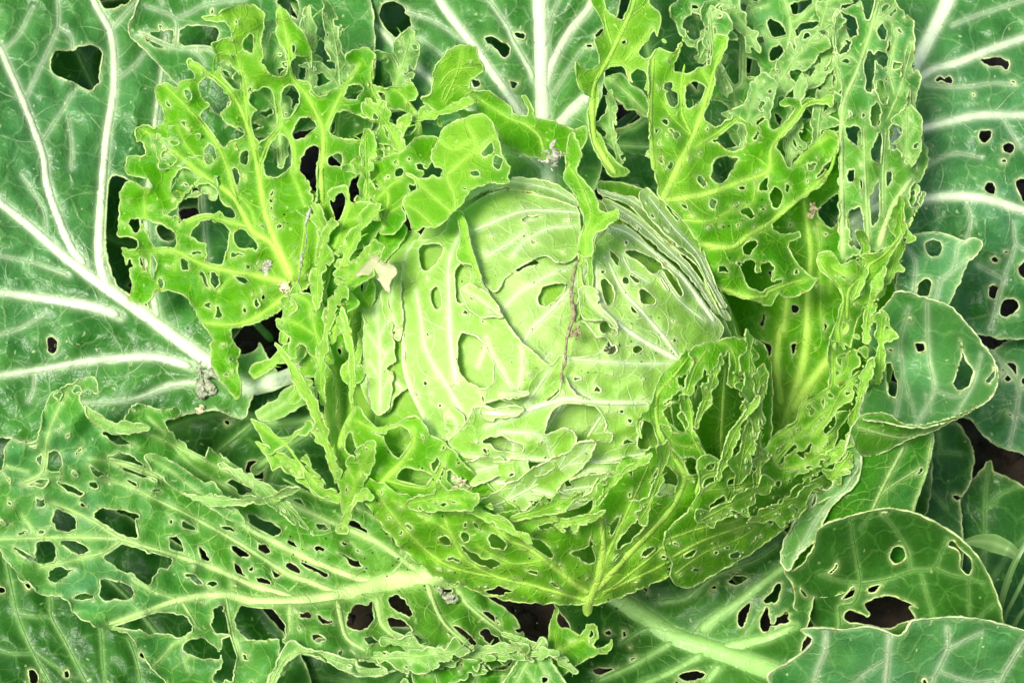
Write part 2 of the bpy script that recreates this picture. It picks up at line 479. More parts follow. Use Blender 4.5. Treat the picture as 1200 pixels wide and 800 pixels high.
    def strip(pl, hw, flat=0.40, soft=0.42):
        n = len(pl)
        if n < 3: return None
        tx = np.gradient(pl[:, 0]); ty = np.gradient(pl[:, 1]); L = np.hypot(tx, ty) + 1e-9
        nxp, nyp = -ty / L, tx / L
        tt_ = np.array([-1, -0.72, -0.36, 0, 0.36, 0.72, 1.0])
        hwv = hw * (1 + 0.10 * noise(pl[:, 0] / 14, pl[:, 1] / 14, seed + 60))
        La = np.append(0, np.cumsum(np.hypot(*np.diff(pl, axis=0).T))); Le = La[-1] - La
        for q_, h_ in ((La, 1.6 * hw[0] + 2), (Le, 2.5 * hw[-1] + 2)):
            hwv = hwv * np.sqrt(np.clip(1 - (1 - np.clip(q_ / h_, 0, 1)) ** 2, 0.01, 1))
        xs = pl[:, 0, None] + nxp[:, None] * hwv[:, None] * tt_
        ys = pl[:, 1, None] + nyp[:, None] * hwv[:, None] * tt_
        wc = samp(W, pl[:, 0], pl[:, 1])
        wl = samp(W, xs, ys)
        hh = (hwv[:, None] * flat + 0.25) * (1 - tt_ ** 2) - 0.25 * tt_ ** 4
        ws = 0.5 * wl + 0.5 * wc[:, None] + hh
        ws = np.where(np.abs(tt_) > 0.99, wl - 0.3, ws)
        p3 = (to_world(xs, ys, ws) - ROOT).reshape(-1, 3)
        m = len(tt_)
        g = np.arange(n * m).reshape(n, m)
        fq = np.stack([g[:-1, :-1].ravel(), g[:-1, 1:].ravel(), g[1:, 1:].ravel(), g[1:, :-1].ravel()], 1)
        vv = np.tile(1 - soft * tt_ ** 2 * np.ones(m), (n, 1)) * np.clip((0.14 if mat in ('outer', 'deep') else 0.34) + 0.15 * hwv[:, None], 0, 1)
        ax = np.stack([xs + seed * 531.0, ys, ws], -1).reshape(-1, 3)
        return p3, fq, vv.ravel(), samp(tn, xs, ys).ravel(), ax
    def strip_obj(nm, data, kind=None):
        p3, fq, vv, tv, ax = data
        o = mesh_obj(nm, p3, fq, MATS[mat], ob, {"vein": ('FLOAT', vv), "rim": ('FLOAT', np.zeros(len(vv))), "tone": ('FLOAT', tv), "px": ('FLOAT_VECTOR', ax)})
        if kind: o["kind"] = kind
        return o
    for k, (pl, hw) in enumerate(vl):
        sd = strip(pl, hw)
        if sd: strip_obj("midrib" if k == 0 else "vein", sd)
    if side and vl:
        col_ = [[], [], [], [], []]; base = 0
        for pl, hw in vl:
            L = np.append(0, np.cumsum(np.hypot(*np.diff(pl, axis=0).T)))
            s = 14 + rnd.random() * 14; sg = 1
            while s < L[-1] - 6:
                k = min(np.searchsorted(L, s), len(pl) - 2)
                if hw[k] > 1.9:
                    th = math.atan2(pl[k + 1][1] - pl[k][1], pl[k + 1][0] - pl[k][0]) + sg * (0.95 + 0.3 * rnd.random())
                    x, y = pl[k]; pts = [(x, y)]; ln = 24 + 50 * rnd.random() ** 1.5; bend = -sg * (0.012 + 0.03 * rnd.random()); drift = 0.0
                    for q_ in range(int(ln / 3)):
                        drift = 0.8 * drift + rnd.gauss(0, 0.05)
                        x += 3 * math.cos(th); y += 3 * math.sin(th); th += bend + drift
                        if not (x0 + 4 < x < x1 - 4 and y0 + 4 < y < y1 - 4): break
                        if samp(sol, np.array([x]), np.array([y]))[0] < 1.5: break
                        pts.append((x, y))
                    if len(pts) > 4:
                        pl2 = np.array(pts); h2 = np.linspace(min(1.3, hw[k] * 0.45), 0.35, len(pts))
                        sd = strip(pl2, h2, 0.12, 0.6)
                        for z, w_ in zip(col_, (sd[0], sd[1] + base, sd[2] * 1.0, sd[3], sd[4])): z.append(w_)
                        base += len(sd[0])
                s += 18 + rnd.random() * 24; sg = -sg
        if col_[0]: strip_obj("fine_veins", [np.concatenate(z) for z in col_], "stuff")
    return ob

# ------------------------------------------------------------------ the soil
def soil():
    n = 190
    xs = np.linspace(-1.5, 1.5, n); ys = np.linspace(-1.3, 2.2, n)
    # finer towards the middle
    xs = np.sign(xs) * np.abs(xs) ** 1.5; ys = np.sign(ys) * np.abs(ys) ** 1.4
    X, Y = np.meshgrid(xs, ys)
    Z = 0.008 * noise(X * 14, Y * 14, 3) + 0.005 * noise(X * 40, Y * 40, 4) + 0.003 * np.abs(noise(X * 95, Y * 95, 5)) - 0.012
    g = np.arange(n * n).reshape(n, n)
    F = np.stack([g[:-1, :-1].ravel(), g[:-1, 1:].ravel(), g[1:, 1:].ravel(), g[1:, :-1].ravel()], 1)
    m = plain_material("garden_soil", (0.016, 0.009, 0.006), (0.085, 0.050, 0.033), 55, 0.95, 1.0, 9)
    o = mesh_obj("soil", np.stack([X, Y, Z], -1).reshape(-1, 3), F, m)
    tag(o, kind="structure")
    # crumbs of earth, one uncountable mass
    rnd = random.Random(5); V = []; T = []
    ico = [(0, 0, 1), (.9, 0, .2), (.25, .85, .25), (-.75, .5, .2), (-.75, -.5, .3), (.25, -.85, .2), (0, 0, -.8)]
    fi = [(0, 1, 2), (0, 2, 3), (0, 3, 4), (0, 4, 5), (0, 5, 1), (6, 2, 1), (6, 3, 2), (6, 4, 3), (6, 5, 4), (6, 1, 5)]
    for _ in range(5200):
        x, y = rnd.uniform(-0.4, 0.45), rnd.uniform(-0.28, 0.45)
        r = 0.0012 * (7.0 ** (rnd.random() ** 2)); a = rnd.random() * 6.28; b = len(V)
        z = 0.008 * float(noise(x * 14, y * 14, 3)) + 0.005 * float(noise(x * 40, y * 40, 4)) - 0.011
        for (p, q, s) in ico:
            k = r * rnd.uniform(0.7, 1.25)
            V.append((x + k * (p * math.cos(a) - q * math.sin(a)), y + k * (p * math.sin(a) + q * math.cos(a)), z + k * s * 0.8))
        T += [(b + i, b + j, b + k) for i, j, k in fi]
    o = mesh_obj("soil_crumbs", V, T, m, smooth=False)
    tag(o, "loose brown crumbs of earth lying on the soil", "soil crumbs", kind="stuff")
soil()

# ------------------------------------------------------------------ old leaves lying deepest, seen only through gaps
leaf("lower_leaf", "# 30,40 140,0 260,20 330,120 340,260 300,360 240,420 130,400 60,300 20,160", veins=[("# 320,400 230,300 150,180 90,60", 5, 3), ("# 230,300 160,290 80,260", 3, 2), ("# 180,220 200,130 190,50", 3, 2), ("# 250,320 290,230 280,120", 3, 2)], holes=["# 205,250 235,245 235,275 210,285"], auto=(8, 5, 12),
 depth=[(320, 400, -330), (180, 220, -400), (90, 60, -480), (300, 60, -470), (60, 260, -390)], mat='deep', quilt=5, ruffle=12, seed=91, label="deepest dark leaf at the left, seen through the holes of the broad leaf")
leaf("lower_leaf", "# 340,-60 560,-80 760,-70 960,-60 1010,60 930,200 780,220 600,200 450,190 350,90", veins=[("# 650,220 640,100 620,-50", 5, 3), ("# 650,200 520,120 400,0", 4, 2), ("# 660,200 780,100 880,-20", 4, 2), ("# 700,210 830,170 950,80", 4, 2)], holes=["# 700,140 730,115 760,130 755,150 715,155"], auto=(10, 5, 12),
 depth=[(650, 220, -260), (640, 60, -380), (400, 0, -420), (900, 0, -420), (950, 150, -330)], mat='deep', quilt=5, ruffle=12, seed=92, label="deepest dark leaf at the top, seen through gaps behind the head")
# ------------------------------------------------------------------ outer leaves
leaf("outer_leaf",
 "# -150,-40 -70,-120 90,-160 250,-120 330,-20 345,60 340,200 320,300 300,380 330,440 @300,400 300,110 290,150 0,240 # 285,490 250,480 150,500 60,520 0,512 -80,500 -150,430 -190,250 -185,80",
 veins=[("@300,400 320,110 150,165 0,215 @0,400 1090,190 1000,110 @0,200 850,800 700,690 560,590 430,500 300,400 150,270 0,150 # -60,190", 12, 4.5),
  ("@0,200 400,440 340,370 280,240 220,60 @0,0 200,720 110,480 40,320 0,230 # -40,0", 6, 4), ("@0,200 500,560 465,400 470,200 485,0 @0,0 500,640 535,400 520,160 440,0 # 100,-50", 7, 4),
  ("@0,200 560,680 450,640 250,605 0,570 # -60,335", 7, 4), ("@0,400 900,120 750,75 600,75 400,95 200,130 0,160 # -60,450", 6, 3.5),
  ("@0,400 930,190 800,205 640,265 500,285 370,285", 4.5, 2), ("@0,200 740,690 700,480 685,230 @0,0 730,560 760,340 # 195,40", 5, 3),
  ("@0,200 975,560 960,300 945,100 @0,0 950,700", 3, 2), ("@0,200 320,490 150,430 0,400", 2.6, 1.5), ("@0,200 215,290 200,180 100,20", 1.8, 1), ("@0,200 0,765 110,730 220,660", 2, 1.2),
  ("@0,0 115,470 200,290 270,130 270,0", 2, 1.2), ("@0,0 190,670 295,510 350,420", 1.8, 1.2), ("@0,0 550,370 640,300 680,240", 1.8, 1), ("@0,0 520,140 580,70 640,10", 2.4, 1.6), ("@0,0 330,790 335,680 320,560", 1.5, 1), ("@0,0 20,230 90,160 150,40", 1.6, 1),
  ("@0,0 270,130 330,170 340,230", 1.4, 1), ("@0,400 130,280 155,230 160,160", 1.6, 1)],
 holes=["@0,0 240,270 265,240 330,235 400,210 460,222 485,255 475,310 465,390 425,428 380,410 340,385 275,365 240,325", "@0,400 220,-15 245,-25 270,0 268,45 245,60 225,45",
  "@0,0 465,-30 480,40 545,38 620,0 600,-60", "@0,200 545,20 505,60 492,200 500,400 540,520 600,600 650,650 700,675 700,640 680,560 670,440 655,300 660,160 620,60",
  "@0,200 735,255 800,265 825,320 790,330 745,310", "@0,200 840,160 900,80 930,70 935,210 910,275 880,250 840,230", "@0,400 1060,-80 1200,-70 1210,30 1120,60"],
 depth=[(370, 430, -90), (285, 470, -110), (245, 430, -115), (130, 335, -160), (0, 235, -165), (-60, 190, -170), (0, 0, -300), (110, 0, -320), (0, 480, -120), (190, 90, -290), (300, 0, -350), (160, 250, -215), (60, 110, -240), (90, 440, -130), (300, 250, -230)],
 mat='outer', quilt=9, ruffle=14, ruf_len=70, seed=11, cool=[(80, 140, 120, 0.45), (20, 330, 90, 0.3)], tone=[(285, 450, 70, 0.35)], label="broad blue-green leaf at the left with a thick white midrib")
leaf("outer_leaf",
 "@0,0 700,-70 655,-20 630,60 605,120 615,180 680,230 730,290 830,395 900,430 # 300,160 420,130 440,60 420,-40 330,-110 230,-110",
 veins=[("# 330,200 300,130 @0,0 1000,240 820,225 660,155", 2.2, 1.2), ("@0,0 820,220 820,90 680,30", 1.8, 1.2), ("@0,0 820,90 890,60 970,20 1150,0", 2, 1.2), ("@0,0 760,20 730,-50", 1.5, 1), ("@0,0 900,240 930,260 960,300", 1.2, 1)],
 holes=["@0,0 742,112 762,112 765,135 745,137", "@0,0 665,165 730,150 815,142 825,160 800,225 740,225 690,195", "@0,0 840,145 900,120 1020,130 1025,180 1000,235 900,235 845,205", "@0,0 985,40 1000,40 1000,75 988,70", "@300,0 95,0 190,0 200,90 160,70 110,40", "# 262,82 288,88 280,100 262,96"],
 depth=[(150, 30, -190), (300, 150, -140), (420, 100, -140), (300, -60, -240), (200, 80, -170), (430, -70, -240)], mat='outer', quilt=4, ruffle=12, seed=12, label="blue-green leaf with wavy pale margin behind the upper left lacy leaf")
leaf("outer_leaf",
 "# 420,-140 348,-60 340,0 352,30 335,90 350,130 410,200 520,240 640,260 690,230 705,190 690,150 705,110 712,60 735,-60 690,-150 570,-190",
 veins=[("# 645,250 642,190 @600,0 145,540 137,200 130,0 # 630,-80", 11, 9), ("@600,0 150,440 180,320 270,150 370,20 # 710,-60", 6, 4.5), ("@600,0 190,640 220,590 300,500 390,420", 9, 6),
  ("# 640,200 600,165 560,140 @300,0 780,340 620,180 430,0 # 380,-60", 5, 4), ("# 642,190 625,160 @300,0 1200,470 1100,330 1000,190 860,0 # 490,-60", 6, 5), ("@600,0 100,380 90,340 0,180 @300,0 1180,130 1090,0", 4, 2.5),
  ("@300,0 970,190 830,100 710,60", 2, 1.2), ("@300,0 570,160 480,180 370,190 280,150", 2, 1.2), ("@600,0 80,600 40,540 -20,440", 4, 2), ("@600,0 190,440 260,330 330,230", 2.5, 1.5), ("@600,0 160,150 190,60 220,0", 2.5, 1.5), ("@300,0 650,200 760,180 900,280", 1.6, 1)],
 holes=["@300,0 590,25 640,5 690,30 720,80 730,140 700,175 640,175 600,130 580,70", "@300,0 310,-20 385,-20 380,15 345,28 318,15", "@300,0 1065,185 1100,165 1195,220 1180,270 1150,265 1110,220", "@600,0 5,155 50,150 70,170 50,185 10,175",
  "@600,0 -10,380 30,385 20,410 -5,412", "@300,0 1010,375 1045,375 1048,405 1020,412", "@600,0 385,165 430,130 425,170 395,190", "@600,0 345,205 380,205 375,225 350,225", "@300,0 170,265 250,270 340,275 350,290 300,345 220,355 175,330", "@300,0 640,310 690,320 720,380 680,390"],
 depth=[(645, 250, -60), (640, 150, -110), (635, 0, -190), (360, 0, -230), (350, 120, -190), (480, 220, -90), (720, 0, -200), (700, 200, -110), (500, 60, -170)],
 mat='outer', quilt=9, ruffle=10, seed=13, tone=[(640, 190, 90, 0.45)], label="upright leaf behind the head with a broad pale midrib")
leaf("outer_leaf",
 "# 940,-60 1000,-120 1140,-170 1290,-130 1370,0 1385,150 1350,310 1275,395 @900,200 1200,787 1120,790 1010,770 # 1110,385 1060,340 985,320 940,200",
 veins=[("# 985,320 1010,260 1040,180 1060,110 @900,0 690,310 770,150 850,-20 # 1125,-60", 7, 9), ("# 1045,165 1058,120 @900,0 740,345 900,290 1050,230 1210,175 # 1260,30", 6, 4.5), ("# 1015,230 @900,0 600,660 700,610 850,570 1000,540 1210,540 # 1265,135", 6, 4.5),
  ("@900,200 380,260 500,170 750,130 900,120 1050,140 1210,190 # 1265,255", 7, 5), ("@900,0 860,120 960,80 1080,40 1200,0", 2, 1.3), ("@900,0 740,780 870,720 1000,740", 2, 1), ("@900,200 1200,370 1160,340 1150,240", 1.8, 1), ("@900,200 1040,740 1090,560 1110,490 1160,350", 2, 1.2), ("@900,0 740,400 900,410 1060,390 1150,400", 2, 1), ("@900,200 930,330 950,230 930,150", 1.8, 1), ("@900,200 1090,500 980,440", 1.6, 1), ("@900,0 1110,560 1150,640 1180,690", 1.6, 1)],
 holes=["@900,0 995,285 1040,272 1100,270 1135,300 1120,335 1080,310 1040,315", "@900,0 780,380 805,352 825,358 815,385", "@900,0 830,365 850,355 872,375 855,395 832,390", "@900,0 955,435 968,432 972,450 958,452", "@900,0 1140,380 1160,378 1165,400 1145,402",
  "@900,0 990,620 1020,610 1055,620 1050,640 1020,670 995,670", "@900,0 1100,680 1130,665 1160,690 1140,720 1105,715", "@900,0 1095,750 1115,748 1115,768 1097,768", "@900,200 1015,70 1035,50 1070,75 1065,110 1035,115 1018,95", "@900,200 1160,50 1200,35 1230,60 1220,150 1190,140 1170,90",
  "@900,200 1040,405 1065,398 1085,410 1075,437 1045,430", "@900,200 1105,375 1125,373 1130,388 1112,393", "@900,200 1170,460 1200,420 1240,430 1230,500 1195,505 1175,480", "@900,200 1030,545 1055,530 1085,550 1080,590 1055,605 1035,585", "@900,200 1085,640 1105,608 1150,600 1182,630 1160,665 1110,690 1090,675"],
 depth=[(985, 320, -130), (1040, 180, -150), (1125, -60, -260), (1265, 30, -240), (1265, 250, -170), (1265, 400, -190), (1110, 385, -175), (1150, 250, -135), (950, -60, -270), (1150, 100, -180)],
 mat='outer', quilt=9, ruffle=14, ruf_len=70, seed=14, cool=[(1190, 250, 150, 0.6), (1150, 60, 120, 0.3)], label="large blue-green leaf at the upper right with several broad white veins")
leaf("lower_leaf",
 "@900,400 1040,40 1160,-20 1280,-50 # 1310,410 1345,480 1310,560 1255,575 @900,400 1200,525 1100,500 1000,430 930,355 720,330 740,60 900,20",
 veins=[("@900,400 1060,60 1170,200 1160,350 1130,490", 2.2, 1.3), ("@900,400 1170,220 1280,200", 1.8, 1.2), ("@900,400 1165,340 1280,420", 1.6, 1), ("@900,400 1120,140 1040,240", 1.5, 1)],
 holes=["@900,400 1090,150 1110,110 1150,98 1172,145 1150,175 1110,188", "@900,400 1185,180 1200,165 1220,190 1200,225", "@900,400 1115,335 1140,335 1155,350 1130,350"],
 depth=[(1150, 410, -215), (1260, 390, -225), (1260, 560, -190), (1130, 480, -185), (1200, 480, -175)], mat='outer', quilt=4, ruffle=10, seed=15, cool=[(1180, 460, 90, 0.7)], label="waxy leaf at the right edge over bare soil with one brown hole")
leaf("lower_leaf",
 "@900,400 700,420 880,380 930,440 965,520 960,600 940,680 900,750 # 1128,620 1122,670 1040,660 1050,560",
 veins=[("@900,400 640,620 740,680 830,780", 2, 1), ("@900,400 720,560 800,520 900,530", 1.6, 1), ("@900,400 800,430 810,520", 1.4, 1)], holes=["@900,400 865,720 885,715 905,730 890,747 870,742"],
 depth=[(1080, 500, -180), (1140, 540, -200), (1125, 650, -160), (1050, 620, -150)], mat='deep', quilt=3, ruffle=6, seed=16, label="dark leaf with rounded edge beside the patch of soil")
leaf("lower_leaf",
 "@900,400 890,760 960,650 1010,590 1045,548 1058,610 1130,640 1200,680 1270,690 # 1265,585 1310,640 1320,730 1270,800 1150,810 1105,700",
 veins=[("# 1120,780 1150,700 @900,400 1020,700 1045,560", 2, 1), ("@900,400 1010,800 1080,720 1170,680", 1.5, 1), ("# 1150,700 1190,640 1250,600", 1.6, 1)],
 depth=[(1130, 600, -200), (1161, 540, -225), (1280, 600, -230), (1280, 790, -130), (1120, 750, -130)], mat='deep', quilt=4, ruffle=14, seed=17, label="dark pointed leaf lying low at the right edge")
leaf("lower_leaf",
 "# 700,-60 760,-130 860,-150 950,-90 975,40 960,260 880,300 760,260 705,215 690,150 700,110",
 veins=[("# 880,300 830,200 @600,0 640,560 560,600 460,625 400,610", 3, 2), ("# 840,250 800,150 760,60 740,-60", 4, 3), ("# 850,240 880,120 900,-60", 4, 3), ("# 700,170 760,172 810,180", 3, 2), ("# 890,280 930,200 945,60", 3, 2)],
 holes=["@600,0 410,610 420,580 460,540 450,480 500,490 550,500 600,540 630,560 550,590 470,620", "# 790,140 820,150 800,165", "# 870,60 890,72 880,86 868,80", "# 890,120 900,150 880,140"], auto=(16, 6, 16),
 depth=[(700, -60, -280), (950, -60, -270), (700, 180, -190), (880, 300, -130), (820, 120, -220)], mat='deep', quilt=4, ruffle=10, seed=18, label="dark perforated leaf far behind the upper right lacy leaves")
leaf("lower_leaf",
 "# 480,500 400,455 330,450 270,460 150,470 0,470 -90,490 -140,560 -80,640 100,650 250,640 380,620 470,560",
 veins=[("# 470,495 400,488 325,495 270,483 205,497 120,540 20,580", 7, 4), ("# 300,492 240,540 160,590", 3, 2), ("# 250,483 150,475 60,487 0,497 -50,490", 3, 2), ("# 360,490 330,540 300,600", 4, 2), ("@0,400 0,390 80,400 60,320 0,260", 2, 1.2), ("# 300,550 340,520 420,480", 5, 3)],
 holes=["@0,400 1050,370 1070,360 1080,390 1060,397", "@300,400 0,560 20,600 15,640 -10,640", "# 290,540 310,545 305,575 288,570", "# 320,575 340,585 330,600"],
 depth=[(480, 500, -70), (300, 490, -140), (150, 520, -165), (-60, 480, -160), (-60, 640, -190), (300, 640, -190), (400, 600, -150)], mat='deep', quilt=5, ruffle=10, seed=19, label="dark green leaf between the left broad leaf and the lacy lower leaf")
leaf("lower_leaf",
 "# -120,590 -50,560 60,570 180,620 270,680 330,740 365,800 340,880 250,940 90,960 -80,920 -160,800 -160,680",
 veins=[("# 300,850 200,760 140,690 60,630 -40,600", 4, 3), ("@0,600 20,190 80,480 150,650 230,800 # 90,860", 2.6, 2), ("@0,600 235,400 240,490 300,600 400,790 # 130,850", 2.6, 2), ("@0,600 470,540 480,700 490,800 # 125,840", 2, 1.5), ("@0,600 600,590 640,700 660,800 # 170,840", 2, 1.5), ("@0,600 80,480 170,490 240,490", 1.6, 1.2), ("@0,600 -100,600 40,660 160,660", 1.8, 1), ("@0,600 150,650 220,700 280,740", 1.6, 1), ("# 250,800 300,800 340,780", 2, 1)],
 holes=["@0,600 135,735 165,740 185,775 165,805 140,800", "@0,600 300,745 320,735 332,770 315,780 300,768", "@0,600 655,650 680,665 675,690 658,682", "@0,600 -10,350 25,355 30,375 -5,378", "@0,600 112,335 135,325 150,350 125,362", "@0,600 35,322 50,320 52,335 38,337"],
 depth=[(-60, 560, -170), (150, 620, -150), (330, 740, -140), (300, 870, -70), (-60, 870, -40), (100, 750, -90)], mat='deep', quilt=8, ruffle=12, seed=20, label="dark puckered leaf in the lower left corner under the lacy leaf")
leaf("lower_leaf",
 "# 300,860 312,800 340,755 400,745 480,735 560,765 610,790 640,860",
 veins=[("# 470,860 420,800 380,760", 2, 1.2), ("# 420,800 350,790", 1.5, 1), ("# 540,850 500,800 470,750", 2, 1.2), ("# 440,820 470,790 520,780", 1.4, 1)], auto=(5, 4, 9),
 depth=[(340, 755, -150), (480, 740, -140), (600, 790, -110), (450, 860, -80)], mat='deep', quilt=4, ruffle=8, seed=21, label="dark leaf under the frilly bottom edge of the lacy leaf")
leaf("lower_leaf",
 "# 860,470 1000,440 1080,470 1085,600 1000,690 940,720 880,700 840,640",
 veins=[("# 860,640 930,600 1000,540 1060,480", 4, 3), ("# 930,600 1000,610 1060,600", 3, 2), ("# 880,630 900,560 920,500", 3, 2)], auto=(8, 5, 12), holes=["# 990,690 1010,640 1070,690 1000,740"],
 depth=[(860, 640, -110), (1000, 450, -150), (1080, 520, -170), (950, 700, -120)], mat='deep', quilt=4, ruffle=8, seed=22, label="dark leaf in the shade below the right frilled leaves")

# ------------------------------------------------------------------ lacy leaves of the middle ring
leaf("lacy_leaf",
 "@0,0 880,320 885,270 950,320 1000,345 1025,300 1010,240 990,205 1070,180 1100,200 1060,100 1020,105 935,80 1010,75 1060,40 1120,25 1200,25 @300,0 0,30 35,60 40,110 20,190 30,240 30,300 70,350 130,360 150,330 140,250 100,180 95,60 105,20 200,130 250,200 260,290 245,300 235,270 180,265 162,300 170,350 190,380 255,380 260,410 300,460 360,420 410,405 440,360 470,310 420,290 425,250 520,225 560,260 545,300 555,330 545,400 640,410 735,390 760,440 750,470 700,480 750,530 770,640 750,660 690,690 640,700 560,750 @300,200 500,0 440,60 400,180 370,300 # 380,300 365,330 350,345 325,365 300,378 @0,200 1100,735 1080,760 @0,400 1080,-50 1100,20 1130,40 1110,100 1130,220 1110,270 1060,210 1000,130 990,0 @0,200 1000,800 990,770 940,700 890,610 830,570 720,565 720,580 690,620 640,620 600,600 620,560 610,480 575,390 570,360 630,375 650,330 600,310 555,310 555,250 560,180 570,90 610,45 660,75 715,80 700,45 600,20 590,0 @0,0 585,780 600,735 680,725 640,660 640,600 690,585 720,600 765,580 770,520 735,460 740,400 780,390 830,420 840,385 915,370 910,340",
 veins=[("# 347,338 318,285 @0,200 1180,280 1090,120 920,0 @0,0 880,760 730,650 660,600", 5, 1.6), ("@300,200 180,530 100,350 40,180 10,0 @0,0 1190,700 1150,560 1090,440 1000,355 900,300", 5, 1.6), ("@0,200 1110,140 1070,0 @0,0 1030,700 930,560 830,460 770,400", 2.4, 1.3),
  ("# 372,320 @300,200 310,180 305,0 @300,0 315,750 310,600 240,450 165,350 150,200 110,40", 4.5, 1.6), ("@300,0 325,600 380,480 440,360 485,300", 2.6, 1.5), ("# 425,240 @300,0 535,760 590,600 610,530 545,420 540,320", 3, 1.4), ("@300,0 775,650 755,540 690,450 640,410", 2.4, 1.3),
  ("@300,200 160,530 0,490 @0,200 1080,470 950,440 830,380 700,375 600,370", 4, 1.4), ("@0,200 1195,270 1100,245 970,215 880,240", 2.4, 1.4), ("# 345,340 320,358 300,372 275,380 235,378", 3.5, 1.8), ("@300,0 10,790 60,660 110,600 110,510", 1.8, 1.2), ("@300,0 185,810 175,680 130,600", 1.6, 1.2),
  ("@0,0 1165,600 1140,380 1110,260 1090,180", 2, 1.3), ("@0,200 680,220 675,120 690,80", 1.5, 1), ("@0,200 1110,110 1180,190 1200,300", 1.6, 1), ("@0,0 960,780 870,680 830,590", 1.5, 1), ("@0,200 1020,560 1090,490", 1.3, 1), ("@0,200 820,460 830,390", 1.3, 1), ("# 350,320 358,250 345,210 340,200", 2, 1.2), ("@0,0 1000,345 1010,260 1100,240", 1.5, 1)],
 holes=["@0,0 860,430 880,420 900,435 900,465 880,472 862,455", "@0,0 850,565 872,565 868,590 850,590", "@0,0 955,700 975,675 1010,700 1015,745 985,775 960,755", "@0,0 750,725 775,700 820,715 840,745 815,775 770,765", "@0,0 1130,720 1155,700 1168,730 1155,780 1132,770", "@0,0 635,680 660,660 685,690 680,725 640,725",
  "@0,0 930,400 960,360 1000,370 1030,400 1085,470 1075,500 1030,540 1080,590 1140,600 1140,640 1090,660 1040,690 1000,640 970,610 940,550 960,510 990,495 950,460", "@0,0 1030,300 1060,280 1100,320 1140,350 1145,400 1110,425 1070,400 1040,350", "@0,0 1130,225 1170,155 1195,190 1180,250", "@0,0 1100,95 1120,90 1120,115 1102,115",
  "@0,200 820,20 860,-15 920,0 935,40 900,70 860,100 800,95 800,60", "@0,200 1075,0 1100,-20 1125,10 1110,95 1085,60", "@0,200 835,160 900,85 960,60 1010,80 1030,130 1060,160 1105,190 1095,235 1060,240 1030,190 980,210 900,225 840,230", "@0,200 660,235 700,230 800,270 825,300 820,370 740,375 710,340 690,290",
  "@0,200 905,280 950,235 1020,240 1075,270 1070,340 1045,440 1000,440 960,430 970,350 920,330", "@0,200 1095,290 1130,270 1190,320 1200,360 1120,365 1095,330", "@0,200 850,410 880,415 890,465 850,460", "@0,200 930,465 960,480 985,560 960,540", "@0,200 990,480 1020,480 1030,540 1010,560 990,530", "@0,200 655,410 680,400 690,470 665,455",
  "@0,200 705,390 720,390 735,440 715,510 705,460", "@0,200 740,495 765,510 770,555 750,555", "@0,200 1015,635 1025,625 1042,680 1030,695 1012,690", "@0,200 590,140 605,140 600,152", "@0,200 560,240 590,245 600,255 570,252", "@0,200 605,235 660,225 655,290 625,290", "@0,200 1140,620 1160,660 1145,680",
  "@300,0 65,235 90,230 105,290 130,330 100,330 75,280", "@300,0 170,200 185,210 180,260 165,250", "@300,0 120,470 130,410 175,400 205,450 190,510 150,555 120,550", "@300,0 170,620 200,560 250,548 280,580 270,615 200,660 165,650", "@300,0 345,590 370,530 430,520 490,545 560,560 585,580 580,620 540,650 460,658 380,645 345,620",
  "@300,0 410,440 440,400 490,395 500,420 470,465 425,468", "@300,0 330,750 380,720 410,740 400,780 340,775", "@300,0 35,760 60,690 110,630 150,640 170,690 175,740 150,800 90,830 40,820", "@300,0 210,740 250,690 300,690 300,750 220,790", "@300,0 555,460 565,430 600,435 620,480 590,495", "@300,0 615,520 700,520 750,570 745,620 690,640 650,590",
  "@300,0 0,520 100,520 110,600 50,655 0,655 -40,600", "@300,0 0,430 50,405 85,460 90,510 0,510 -40,470", "@300,200 60,130 80,125 85,150 65,155", "@300,200 200,-10 280,100 290,0 270,-60 220,-50", "@300,200 -5,330 10,345 5,375 -15,360", "@300,200 60,190 90,220 80,240 60,220", "@300,200 350,120 400,90 420,140 380,250 360,200"],
 auto=(46, 2.4, 6.5, 2), depth=[(347, 335, -50), (240, 380, -70), (145, 240, -95), (170, 150, -100), (230, 75, -70), (260, 20, -60), (340, 20, -80), (420, 60, -80), (475, 110, -70), (440, 190, -40), (300, 220, -75), (270, 450, -60)],
 mat='inner', ruffle=18, curl=6, quilt=5, warp=2.0, seed=23, crinkle=8, tone=[(285, 20, 45, 0.75), (345, 325, 40, 0.5), (310, 90, 30, 0.25)], label="lime green lacy leaf at the upper left, eaten down to its veins")
leaf("inner_leaf",
 "@300,0 770,460 820,440 835,330 870,280 900,240 950,215 1030,220 1040,270 1070,330 1010,370 1000,410 1040,430 1090,425 1200,510 @600,0 0,530 80,545 60,480 40,450 60,445 100,510 110,555 200,570 290,610 350,590 340,680 250,730 100,740 0,700 @300,0 1150,680 1120,600 1040,560 900,560 860,600 850,540 820,500",
 veins=[("@600,0 150,720 130,640 60,580 0,560 @300,0 1100,500 1000,440", 2.6, 1.4), ("@300,0 880,480 940,350 965,240", 1.6, 1), ("@300,0 870,470 900,400 980,420", 1.3, 1), ("@300,0 860,400 920,330 1030,320", 1.2, 0.8)],
 holes=["@300,0 985,460 1010,435 1045,455 1040,472 985,475", "@300,0 968,495 1000,482 1035,485 1030,525 980,525", "@300,0 865,530 900,515 965,540 950,555 890,590 865,570", "@300,0 995,288 1015,290 1005,302"],
 depth=[(500, 120, -10), (530, 65, 20), (560, 80, 15), (560, 120, -20), (620, 140, -30), (690, 150, -40), (650, 180, -20), (600, 165, -15)], mat='inner', quilt=4, ruffle=6, seed=24, tone=[(540, 80, 40, 0.55)], label="small lime leaf with a puffed pale tip behind the head")
